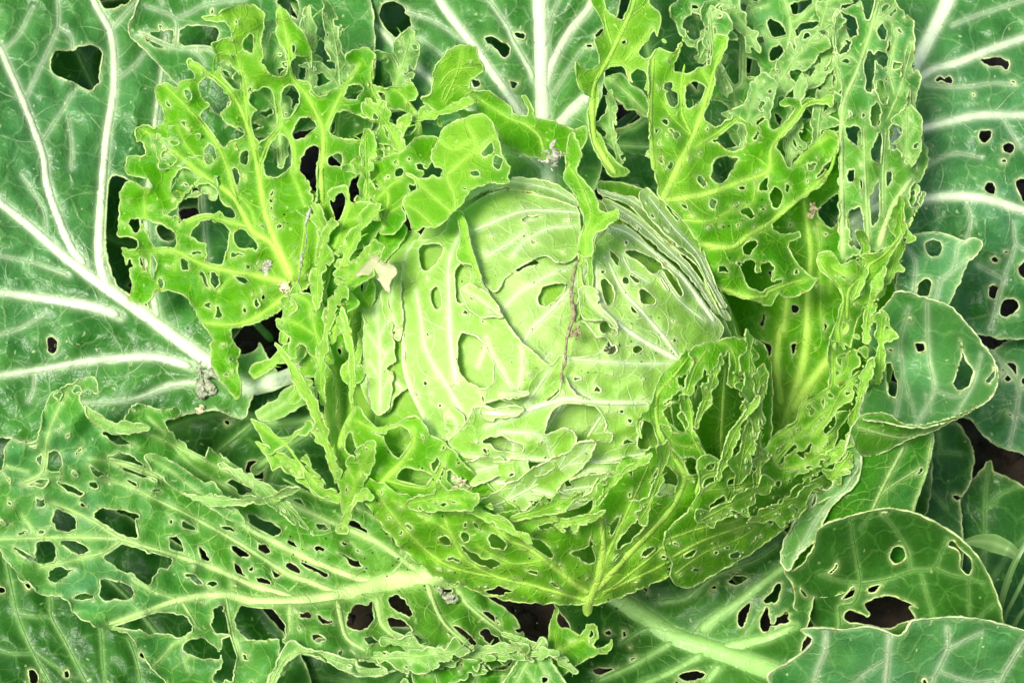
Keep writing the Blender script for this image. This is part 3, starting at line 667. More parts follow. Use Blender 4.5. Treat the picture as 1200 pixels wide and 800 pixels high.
leaf("lacy_leaf",
 "@600,0 295,275 310,300 345,325 385,325 410,290 400,230 385,195 430,150 430,110 400,60 375,20 # 688,-20 700,-60 735,-80 775,-50 @600,0 640,10 690,60 695,120 680,170 720,190 735,220 700,235 670,280 640,300 640,420 580,410 545,370 540,330 510,310 460,315 420,340 400,380 405,470 390,560 390,610 420,640 440,700 500,770 560,810 470,830 420,760 370,650 355,520 375,460 340,440 310,400 298,330",
 veins=[("@600,0 490,820 390,660 378,520 385,400 440,300 510,160 560,50 # 755,-40", 4.5, 2.2), ("@600,0 530,290 620,180 660,130", 1.8, 1.1), ("@600,0 475,220 445,130 430,50", 1.8, 1.2), ("@600,0 440,300 530,295 545,350", 1.6, 1), ("@600,0 545,90 610,40 650,20", 1.4, 1)],
 holes=["@600,0 435,0 445,-40 560,-40 565,40 535,60 520,95 470,70 440,45", "@600,0 510,195 530,190 540,205 525,215", "@600,0 595,240 640,180 660,130 680,170 730,210 720,235 690,225 660,260 625,280 600,265", "@600,0 555,350 590,322 630,340 630,400 600,430 570,400"],
 depth=[(720, 200, -20), (693, 150, -40), (695, 100, -50), (740, 40, -70), (760, -40, -90), (675, 80, -30), (760, 90, -60)], mat='inner', quilt=3, ruffle=8, seed=25, crinkle=8, tone=[(730, 60, 60, 0.5), (695, 120, 30, 0.4)], label="pale lacy leaf with a slender curved midrib right of the tall midrib")
leaf("lacy_leaf",
 "@600,0 430,370 470,350 520,345 560,400 630,450 650,560 600,530 560,510 540,520 500,470 450,430",
 veins=[("@600,0 640,540 540,440 460,370", 1.8, 1.2)], holes=["@600,0 455,360 480,355 475,380", "@600,0 555,468 570,470 560,485"],
 depth=[(700, 90, -120), (760, 140, -110), (740, 110, -100)], mat='mid', seed=26, label="narrow torn leaf strip over the black gap")
leaf("lacy_leaf",
 "@600,0 640,300 655,260 680,230 720,240 760,250 800,180 830,140 800,210 760,300 760,330 790,345 840,345 870,320 920,310 940,260 945,160 980,165 1020,180 1000,230 960,320 945,420 920,480 900,530 900,560 960,600 1000,570 1060,545 1100,570 1150,595 1190,555 @900,0 20,610 80,580 130,510 110,500 50,490 90,460 150,470 200,460 260,460 310,440 300,515 280,490 200,495 140,560 70,640 30,690 60,720 100,790 150,730 240,650 260,620 290,605 330,640 330,690 300,740 250,790 @900,200 290,0 270,50 210,100 130,150 60,210 20,250 40,290 90,300 150,290 160,315 100,330 110,400 160,460 200,500 240,500 190,560 130,590 80,600 50,570 10,640 @600,200 1150,610 1060,595 980,560 920,520 900,440 880,350 800,230 720,150 690,120 680,60 660,-20 @600,0 650,700 640,500",
 veins=[("@600,200 705,140 @600,0 790,760 850,640 900,500 950,330 1000,190", 5, 1.8), ("@600,0 850,640 800,540 795,400 810,300", 2.2, 1.3), ("@600,200 715,140 900,110 1050,60 1200,0 @900,0 20,690 130,555 190,480 290,470", 4.5, 1.8), ("@600,0 860,690 970,620 1060,550", 2.4, 1.3),
  ("@600,200 800,230 930,235 1020,190 1130,150", 2.2, 1.3), ("@600,200 870,345 1030,360 1100,310 1200,250 @900,200 100,170 230,60 290,0 @900,0 320,700", 4.2, 1.6), ("@600,200 970,550 1100,590 1190,590 @900,200 0,570 100,530 180,510", 4, 1.8), ("@600,0 665,800 650,600 655,400 665,270", 3, 2), ("@600,0 850,640 760,560 710,480", 1.4, 1), ("@600,200 1130,150 1150,60 1190,20", 1.4, 1), ("@900,0 130,760 210,690 290,640", 2, 1.3), ("@600,0 930,400 890,330", 1.4, 1)],
 holes=["@600,0 705,400 730,383 755,395 745,425 715,430", "@600,0 725,445 750,428 785,440 785,490 760,508 730,490", "@600,0 810,430 830,390 870,385 903,410 895,460 860,505 820,510 808,480", "@600,0 705,560 725,550 738,570 725,588 708,580", "@600,0 688,602 705,605 700,615", "@600,0 718,630 732,630 728,650",
  "@600,200 865,30 890,25 915,50 910,75 885,70", "@600,200 920,150 940,135 960,150 955,178 930,175", "@600,200 1035,155 1060,150 1120,175 1138,215 1115,230 1070,195 1040,180", "@600,200 780,150 800,150 830,175 815,185", "@600,200 1080,360 1110,325 1150,330 1150,355 1125,370 1120,400 1090,390", "@600,200 1075,430 1110,420 1150,430 1130,470 1160,480 1170,430 @900,200 0,430 30,450 20,520 70,500 60,540 0,560 @600,200 1180,570 1120,550 1085,500",
  "@600,200 1130,40 1160,0 1200,20 1200,90 1160,100", "@900,200 5,110 30,80 65,90 70,140 40,180 15,160", "@900,200 230,30 250,0 290,0 240,45", "@900,0 225,735 240,725 235,750", "@600,0 960,655 1000,600 1060,570 1100,610 1090,690 1030,710 985,690", "@600,200 930,10 960,-60 1060,-60 1040,-10 990,60 950,55", "@900,200 20,270 60,250 80,290 50,290"],
 auto=(26, 2.4, 6, 2), depth=[(780, 228, 60), (770, 80, -20), (850, 40, -40), (840, 120, -30), (865, 140, -30), (975, 115, -30), (980, 160, -20), (960, 230, 0), (940, 290, 10), (945, 330, 20), (880, 345, 60), (830, 290, 90), (880, 220, 20)],
 mat='inner', quilt=6, ruffle=12, curl=5, warp=2.0, seed=27, crinkle=8, tone=[(785, 215, 45, 0.5), (790, 90, 50, 0.4)], label="lime green lacy leaf at the upper right with holes between thick veins")
leaf("lacy_leaf",
 "@600,0 740,40 780,0 # 800,-40 840,-90 900,-110 960,-90 990,-30 @900,0 330,60 310,150 300,200 320,300 350,400 320,450 330,500 340,620 250,760 100,820 0,830 @600,0 1130,760 1060,700 980,560 930,470 900,300 800,180 760,100",
 veins=[("@600,0 1085,700 1040,430 1080,390 1080,100 1030,0 # 850,-40", 2.6, 1.4), ("@600,0 1040,430 970,300 940,200", 1.6, 1), ("@900,0 70,400 100,200 105,100 60,-60", 2.6, 1.5), ("@900,0 105,110 160,80 230,10", 2, 1.2), ("@900,0 100,220 160,310 200,440", 2.2, 1.3), ("@900,0 345,400 320,300 310,100 330,60", 2.2, 1.2), ("@900,0 230,10 290,70 330,80", 1.6, 1), ("@900,0 130,760 130,560 60,430", 3.5, 2), ("@600,0 1090,80 1150,40 1200,30", 1.5, 1), ("@900,0 120,170 20,190 -20,150", 1.5, 1)],
 holes=["@600,0 800,100 850,65 900,80 910,130 880,180 830,180", "@600,0 1000,60 1040,30 1100,20 1100,60 1075,75", "@600,0 1100,170 1180,175 1180,205 1110,205", "@600,0 1090,270 1150,290 1170,340 1150,375 1100,355", "@600,0 980,260 1010,240 1025,270 1010,300 980,290", "@600,0 705,70 740,65 750,120 730,150 705,130", "@600,0 760,260 840,220 920,260 920,300 870,320 830,345 780,340 755,300",
  "@900,0 40,210 70,220 75,265 40,285 5,285 10,240", "@900,0 0,150 0,90 60,110 90,150 60,190", "@900,0 100,20 200,0 200,40 140,70 110,65", "@900,0 125,180 140,120 220,100 290,130 300,200 310,300 320,400 260,440 210,420 190,330 130,240", "@900,0 140,530 180,500 200,560 150,575", "@900,0 30,530 60,550 70,590 40,570", "@900,0 160,610 200,620 190,680 165,660", "@600,0 910,500 960,470 1010,500 1030,560 980,590 920,570", "@600,0 970,310 1010,370 1040,410 1070,390 1075,220 1040,160 1000,200"],
 auto=(8, 4, 9), depth=[(790, 0, -110), (970, -50, -130), (980, 60, -70), (985, 150, -60), (890, 200, -80), (830, 100, -130), (900, 80, -110)],
 mat='mid', quilt=5, ruffle=14, curl=6, warp=2.2, seed=28, cool=[(860, 30, 90, 0.5)], crinkle=8, label="green skeleton leaf at the top right, mostly holes between thin veins")
leaf("lacy_leaf",
 "@900,0 330,60 430,0 # 1000,-30 1020,-70 1045,-40 @900,0 600,10 650,60 685,110 680,170 690,200 680,300 665,360 700,330 720,360 700,430 690,470 700,560 720,640 750,720 740,800 @900,200 720,40 690,90 740,100 700,180 640,260 600,340 540,370 440,390 340,400 @900,0 335,780 340,600 335,500 350,420 330,300 310,200",
 veins=[("@900,200 350,420 345,0 @900,0 345,700 350,500 420,330 480,150 520,0", 3.6, 2), ("@900,200 475,390 455,0 @900,0 450,600", 2.4, 1.4), ("@900,200 520,360 580,180 680,30", 5, 3), ("@900,0 560,560 620,420 680,200", 2, 1.2), ("@900,200 540,200 540,0 @900,0 555,600", 2, 1.3), ("@900,0 500,130 560,60 600,20", 1.8, 1.2), ("@900,0 430,300 380,260 330,280", 1.5, 1), ("@900,0 600,450 570,330 600,180 575,90", 1.7, 1.1), ("@900,0 690,330 640,290 660,200", 1.5, 1.1), ("@900,0 700,800 690,600 680,440", 2, 1.3)],
 holes=["@900,0 530,30 560,15 600,40 580,90 540,85", "@900,0 505,130 520,60 550,130 555,190 530,190", "@900,0 460,260 480,235 500,260 500,350 485,450 460,420 450,340", "@900,0 500,255 520,230 600,290 630,290 620,320 570,345 530,310", "@900,0 510,385 530,375 560,440 565,480 540,490 515,450", "@900,0 475,520 510,475 530,510 525,580 500,600 480,570", "@900,0 565,200 580,180 575,240 555,250",
  "@900,0 365,600 400,590 440,610 440,690 400,670 370,640", "@900,0 490,700 520,620 540,640 530,780 500,760 480,720", "@900,0 570,590 600,580 615,640 600,700 570,690", "@900,0 630,700 620,600 650,480 665,420 670,480 660,560 680,700 660,780 640,760", "@900,0 370,100 400,75 420,110 415,170 390,190 375,260 380,300 340,290 325,240 325,150", "@900,0 435,-10 500,-10 490,90 460,90",
  "@900,200 380,0 410,-5 400,60 370,40", "@900,200 430,40 450,40 440,130", "@900,200 545,70 550,0 580,0 585,50 560,75", "@900,200 370,200 430,170 450,220 470,380 440,390 400,340 375,280", "@900,200 470,150 520,40 530,140 520,240 480,260", "@900,200 660,100 680,60 710,60 720,110 690,180 665,160", "@900,0 600,140 620,135 625,155 605,158", "@900,200 230,190 270,150 330,110 330,250 300,270 250,230"],
 auto=(10, 3, 7, 2.2), depth=[(987, 300, 10), (985, 150, -20), (1030, -30, -70), (1070, 50, -60), (1075, 100, -50), (1085, 200, -60), (1080, 230, -40), (1030, 290, 10), (1010, 100, -35)],
 mat='mid', quilt=4, ruffle=12, curl=6, warp=2.2, seed=29, cool=[(1040, 80, 80, 0.5)], crinkle=8, tone=[(1020, 190, 60, 0.25)], label="pale upright lacy leaf before the large upper right leaf")
leaf("inner_leaf",
 "# 845,300 880,210 940,140 985,170 1000,290 1045,320 1050,400 1035,470 1005,530 960,575 905,585 860,520 842,400",
 veins=[("# 905,560 @900,400 90,340 150,150 # 945,400 @900,200 190,560 200,400 170,130", 8, 3), ("@900,400 60,300 40,100 # 915,380 @900,200 70,760 90,600 90,400", 6, 3), ("@900,400 100,340 180,220 280,90 # 990,390 @900,200 400,700 470,520", 8, 3), ("@900,200 250,700 245,500 240,250", 2, 1.4), ("@900,200 290,560 300,420", 2, 1)],
 holes=["@900,200 100,640 130,625 150,650 120,675", "@900,200 262,288 282,295 270,312", "@900,200 220,540 250,530 250,565", "@900,400 105,20 130,0 135,40 115,65", "@900,200 260,700 275,720 265,775", "@900,200 230,190 270,150 330,110 330,250 300,270 250,230", "@900,200 425,600 460,540 490,570 470,610 430,630", "@900,400 -40,0 20,20 30,60 -20,70"],
 auto=(12, 3, 7), depth=[(905, 560, -30), (930, 470, -45), (945, 350, -50), (940, 160, -70), (1040, 330, -40), (1040, 450, -50), (880, 420, -70), (980, 250, -60)],
 mat='inner', quilt=4, ruffle=8, seed=30, crinkle=8, tone=[(925, 480, 45, 0.45)], label="lime leaf with long upright ribs standing right of the head")
leaf("frilled_leaf",
 "@900,200 230,430 240,390 290,380 320,410 345,440 400,420 440,395 560,370 640,270 700,180 730,120 700,190 650,280 600,360 560,430 540,480 550,560 480,640 430,680 410,720 395,800 @900,400 380,60 330,0 @900,200 290,800 320,700 350,610 340,560 300,510 250,470",
 veins=[("@900,400 340,10 @900,200 330,740 355,610 330,530 270,470 240,420", 2.5, 1.6), ("@900,200 370,700 380,560 450,490 480,440 560,380 660,250", 3, 1.6), ("@900,200 400,590 440,630 540,570", 1.8, 1.2), ("@900,200 300,450 350,480 460,500", 1.8, 1.2)],
 holes=["@900,200 415,420 440,410 465,430 450,455 430,450", "@900,200 345,690 390,680 370,760 340,770", "@900,200 440,640 500,600 520,620 450,680", "@900,200 420,560 450,540 440,590"], auto=(6, 3, 6, 2.2),
 depth=[(960, 300, 40), (985, 350, 35), (985, 390, 20), (1040, 290, 30), (1080, 235, 0), (1030, 340, 10), (1000, 380, 20)], mat='inner', quilt=3, ruffle=10, curl=6, seed=31, crinkle=12, tone=[(1000, 300, 50, 0.4)], label="crinkled leaf with a folded pale margin beside the upright ribs")
leaf("frilled_leaf",
 "@900,400 300,-20 370,-20 400,40 460,20 470,60 440,150 450,180 400,260 390,330 330,420 310,500 250,580 130,630 60,640 0,620 -40,560 0,480 40,430 130,370 150,300 190,260 250,240 280,210 290,130 280,50",
 veins=[("@900,400 -20,600 100,590 200,560 300,480", 2.2, 1.3), ("@900,400 20,570 130,450 280,320 400,260", 2.2, 1.3), ("@900,400 0,470 140,385 160,300 250,245 300,200 300,40", 2, 1.4), ("@900,400 210,440 280,360 340,240 430,150", 2, 1.2), ("@900,400 310,190 370,130 380,30", 1.7, 1.2), ("@900,400 230,500 340,390", 1.5, 1), ("@900,400 150,390 170,320", 1.5, 1)],
 holes=["@900,400 60,430 100,425 90,445 55,440", "@900,400 40,500 110,470 140,490 100,530 50,560", "@900,400 150,450 250,410 260,340 200,430", "@900,400 250,280 270,260 260,320", "@900,400 265,400 280,380 285,430 260,445", "@900,400 330,200 370,190 360,230 330,215", "@900,400 320,90 350,60 345,120"],
 auto=(26, 3.5, 10, 2.4), depth=[(985, 400, 15), (1005, 420, 10), (990, 480, 30), (930, 500, 30), (960, 550, 60), (900, 540, 60), (915, 560, 70), (1000, 500, 15)], mat='inner', quilt=3, ruffle=16, ruf_len=24, curl=8, seed=32, crinkle=12, label="frilled lace of leaf right of the head, lower side")

# ------------------------------------------------------------------ folded waxy leaf at the right
leaf("folded_leaf",
 "@900,200 640,310 690,300 800,290 870,310 920,330 960,315 1000,330 1000,370 940,430 900,520 860,600 830,640 760,640 650,600 600,640 605,480 620,380",
 veins=[("@900,200 780,650 810,520 870,460 890,350 930,330", 2, 1.4), ("@900,200 800,520 940,410", 1.8, 1.2), ("@900,200 680,600 690,430 640,350", 1.6, 1)],
 holes=["@900,200 735,340 770,320 815,340 810,390 780,408 745,390", "@900,200 705,530 740,500 770,520 750,590 700,585"],
 depth=[(1060, 280, -40), (1110, 275, -50), (1150, 285, -30), (1110, 350, 0), (1055, 350, -20)], mat='outer', seed=33, cool=[(1110, 310, 80, 0.8)], quilt=3, tone=[(1135, 310, 30, 0.4)], label="waxy leaf tip folded forward over the right leaf")
leaf("folded_leaf",
 "@900,200 590,570 630,560 700,585 790,610 860,640 920,700 1000,800 @900,400 1060,90 1080,160 1070,220 1040,270 960,320 880,360 760,400 640,400 560,380 450,370 430,330 470,150 # 1020,380 1045,350",
 veins=[("@900,400 700,380 780,230 760,100 750,0 @900,200 745,620", 3, 1.6), ("@900,400 600,350 630,150 620,0 @900,200 660,640", 2, 1.3), ("@900,400 880,340 960,200 1000,60", 2, 1.4), ("@900,400 760,330 740,250", 1.6, 1), ("@900,400 780,230 880,260 930,240", 1.6, 1), ("@900,400 690,350 640,180", 1.3, 0.9)],
 holes=["@900,400 870,200 885,140 905,70 905,-10 920,60 960,130 965,180 940,215 900,230", "@900,400 550,110 580,95 590,150 610,200 600,265 570,250 555,190", "@900,400 690,5 745,12 740,45 695,45", "@900,200 655,690 675,688 672,715 658,712", "@900,400 1015,190 1050,150 1060,110 1065,160 1040,200", "@900,400 560,35 590,30 580,55"],
 depth=[(1048, 345, 45), (1090, 352, 60), (1120, 362, 75), (1150, 400, 110), (1170, 440, 135), (1140, 480, 140), (1060, 497, 120), (1015, 488, 100), (1020, 440, 0), (1025, 390, -20), (1090, 430, -5), (1120, 430, 40), (1090, 470, 50)], mat='outer', tone0=0.12, quilt=5, ruffle=6, rim=1.2, seed=34, cool=[(1090, 430, 100, 0.8)], label="cupped waxy leaf at the right with a rolled yellowish margin")
leaf("folded_leaf",
 "@900,400 1080,160 1070,220 1040,270 960,310 880,350 760,385 640,390 600,360 540,335 450,340 410,370 385,430 400,460 430,530 520,530 620,480 700,440 760,425 800,405 880,365 1000,300 1060,260 1085,200",
 veins=[("@900,400 420,400 520,430 640,450 760,410 900,340 1040,260", 1.5, 1)], holes=["@900,400 610,455 640,445 650,458 620,462"],
 depth=[(1170, 450, 136), (1140, 478, 146), (1060, 496, 128), (1010, 486, 108), (998, 505, 100), (1010, 530, 60), (1050, 517, 80), (1100, 503, 100), (1160, 466, 120)], mat='mid', quilt=1, curl=2, rim=1.1, seed=35, side=False, tone=[(1030, 515, 40, 0.3)], label="rolled-over margin of the right cupped leaf")
leaf("folded_leaf",
 "@900,400 420,480 520,500 640,460 770,420 770,500 760,560 740,620 700,740 680,800 # 1070,660 1000,690 960,700 930,680 920,655 @900,400 200,790 330,700 420,600",
 veins=[("@900,400 640,490 560,640 490,790 # 1010,640", 2.6, 2), ("@900,400 770,440 740,620 690,760 # 1065,640", 1.8, 1.5), ("@900,400 700,600 560,690 500,760", 1.3, 1)], holes=["@900,400 700,610 720,585 730,610 690,628"],
 depth=[(1005, 525, 55), (1090, 510, 55), (1090, 560, 20), (1070, 650, -30), (960, 690, -30), (940, 640, -5), (1000, 600, 15)], mat='mid', quilt=2, seed=36, cool=[(1080, 600, 60, 0.6)], label="outer face of the right folded leaf below its rolled margin")
leaf("folded_leaf",
 "@900,400 385,430 400,450 430,520 435,600 400,680 330,740 280,800 # 955,632 935,650 925,668 914,655 922,628 @900,400 170,770 230,690 320,610 350,550",
 veins=[("@900,400 420,560 370,680 270,770 # 930,655", 2, 1.4)], holes=["@900,400 230,665 300,640 320,625 290,690 240,690", "@900,400 200,760 230,700 230,740 205,790"],
 depth=[(998, 505, 72), (1008, 540, 55), (990, 580, 35), (955, 620, 20), (920, 655, 25), (940, 590, 30)], mat='outer', quilt=1, seed=37, rim=1.4, side=False, tone0=0.35, label="bluish curled edge of the folded leaf running down to its base")
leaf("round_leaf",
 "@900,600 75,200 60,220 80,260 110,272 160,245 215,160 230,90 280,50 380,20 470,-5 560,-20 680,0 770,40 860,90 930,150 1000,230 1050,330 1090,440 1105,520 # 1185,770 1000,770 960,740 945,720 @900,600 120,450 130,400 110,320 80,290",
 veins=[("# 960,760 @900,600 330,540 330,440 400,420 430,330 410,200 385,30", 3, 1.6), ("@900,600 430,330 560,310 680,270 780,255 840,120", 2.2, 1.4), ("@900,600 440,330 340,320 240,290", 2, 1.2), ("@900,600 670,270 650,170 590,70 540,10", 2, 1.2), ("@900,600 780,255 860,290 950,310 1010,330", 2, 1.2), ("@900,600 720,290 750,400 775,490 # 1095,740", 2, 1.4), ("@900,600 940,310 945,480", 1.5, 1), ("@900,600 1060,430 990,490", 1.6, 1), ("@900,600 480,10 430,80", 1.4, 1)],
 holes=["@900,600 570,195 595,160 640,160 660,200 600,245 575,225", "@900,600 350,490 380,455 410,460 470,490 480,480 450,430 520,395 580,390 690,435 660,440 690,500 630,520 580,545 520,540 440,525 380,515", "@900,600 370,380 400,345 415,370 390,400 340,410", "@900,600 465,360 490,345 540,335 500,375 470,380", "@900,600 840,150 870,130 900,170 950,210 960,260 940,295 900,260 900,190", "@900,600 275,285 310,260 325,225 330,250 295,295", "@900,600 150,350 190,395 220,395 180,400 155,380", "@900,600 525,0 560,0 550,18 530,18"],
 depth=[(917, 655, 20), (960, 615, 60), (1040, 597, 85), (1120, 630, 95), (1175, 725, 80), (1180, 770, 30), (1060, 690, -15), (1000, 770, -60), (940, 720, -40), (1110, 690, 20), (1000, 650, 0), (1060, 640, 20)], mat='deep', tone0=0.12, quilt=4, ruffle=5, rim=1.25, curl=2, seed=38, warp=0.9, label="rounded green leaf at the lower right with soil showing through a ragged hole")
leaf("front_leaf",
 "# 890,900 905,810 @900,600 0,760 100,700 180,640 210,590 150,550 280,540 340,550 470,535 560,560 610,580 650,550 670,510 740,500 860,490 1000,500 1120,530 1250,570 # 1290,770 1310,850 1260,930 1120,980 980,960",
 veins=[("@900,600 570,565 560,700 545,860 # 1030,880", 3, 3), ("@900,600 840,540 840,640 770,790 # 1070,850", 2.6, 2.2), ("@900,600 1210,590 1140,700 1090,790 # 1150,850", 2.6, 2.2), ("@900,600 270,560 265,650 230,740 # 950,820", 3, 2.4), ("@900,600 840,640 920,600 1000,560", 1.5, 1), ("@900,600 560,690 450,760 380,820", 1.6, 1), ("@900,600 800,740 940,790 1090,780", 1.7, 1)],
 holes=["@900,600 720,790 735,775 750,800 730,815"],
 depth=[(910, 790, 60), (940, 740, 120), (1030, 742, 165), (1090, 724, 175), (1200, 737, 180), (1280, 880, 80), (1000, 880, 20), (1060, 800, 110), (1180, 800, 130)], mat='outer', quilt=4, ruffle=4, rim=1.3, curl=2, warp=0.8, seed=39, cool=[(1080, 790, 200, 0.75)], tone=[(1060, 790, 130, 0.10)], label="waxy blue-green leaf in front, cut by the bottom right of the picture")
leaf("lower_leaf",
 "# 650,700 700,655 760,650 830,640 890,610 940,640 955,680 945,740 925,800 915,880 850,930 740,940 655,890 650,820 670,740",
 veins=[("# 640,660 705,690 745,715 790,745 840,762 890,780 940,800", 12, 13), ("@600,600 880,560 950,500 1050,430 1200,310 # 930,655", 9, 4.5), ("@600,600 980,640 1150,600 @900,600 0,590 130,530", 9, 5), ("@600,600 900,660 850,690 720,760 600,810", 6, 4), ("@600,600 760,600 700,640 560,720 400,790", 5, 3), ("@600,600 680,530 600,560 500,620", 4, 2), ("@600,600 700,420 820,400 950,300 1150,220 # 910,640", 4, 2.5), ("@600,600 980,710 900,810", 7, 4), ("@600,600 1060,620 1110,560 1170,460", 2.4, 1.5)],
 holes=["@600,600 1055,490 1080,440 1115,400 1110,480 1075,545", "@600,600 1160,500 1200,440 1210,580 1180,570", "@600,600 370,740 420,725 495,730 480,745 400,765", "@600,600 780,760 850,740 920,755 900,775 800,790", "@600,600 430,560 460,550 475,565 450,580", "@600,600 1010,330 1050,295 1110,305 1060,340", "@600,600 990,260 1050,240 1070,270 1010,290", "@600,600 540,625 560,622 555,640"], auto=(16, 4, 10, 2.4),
 depth=[(640, 660, -120), (720, 700, -115), (840, 760, -60), (930, 800, 0), (930, 650, -50), (760, 650, -110), (650, 860, -30), (700, 770, -60)], mat='deep', quilt=5, ruffle=10, seed=40, tone=[(850, 760, 90, 0.3)], label="leaf with a pale fanning stalk at the bottom centre right")

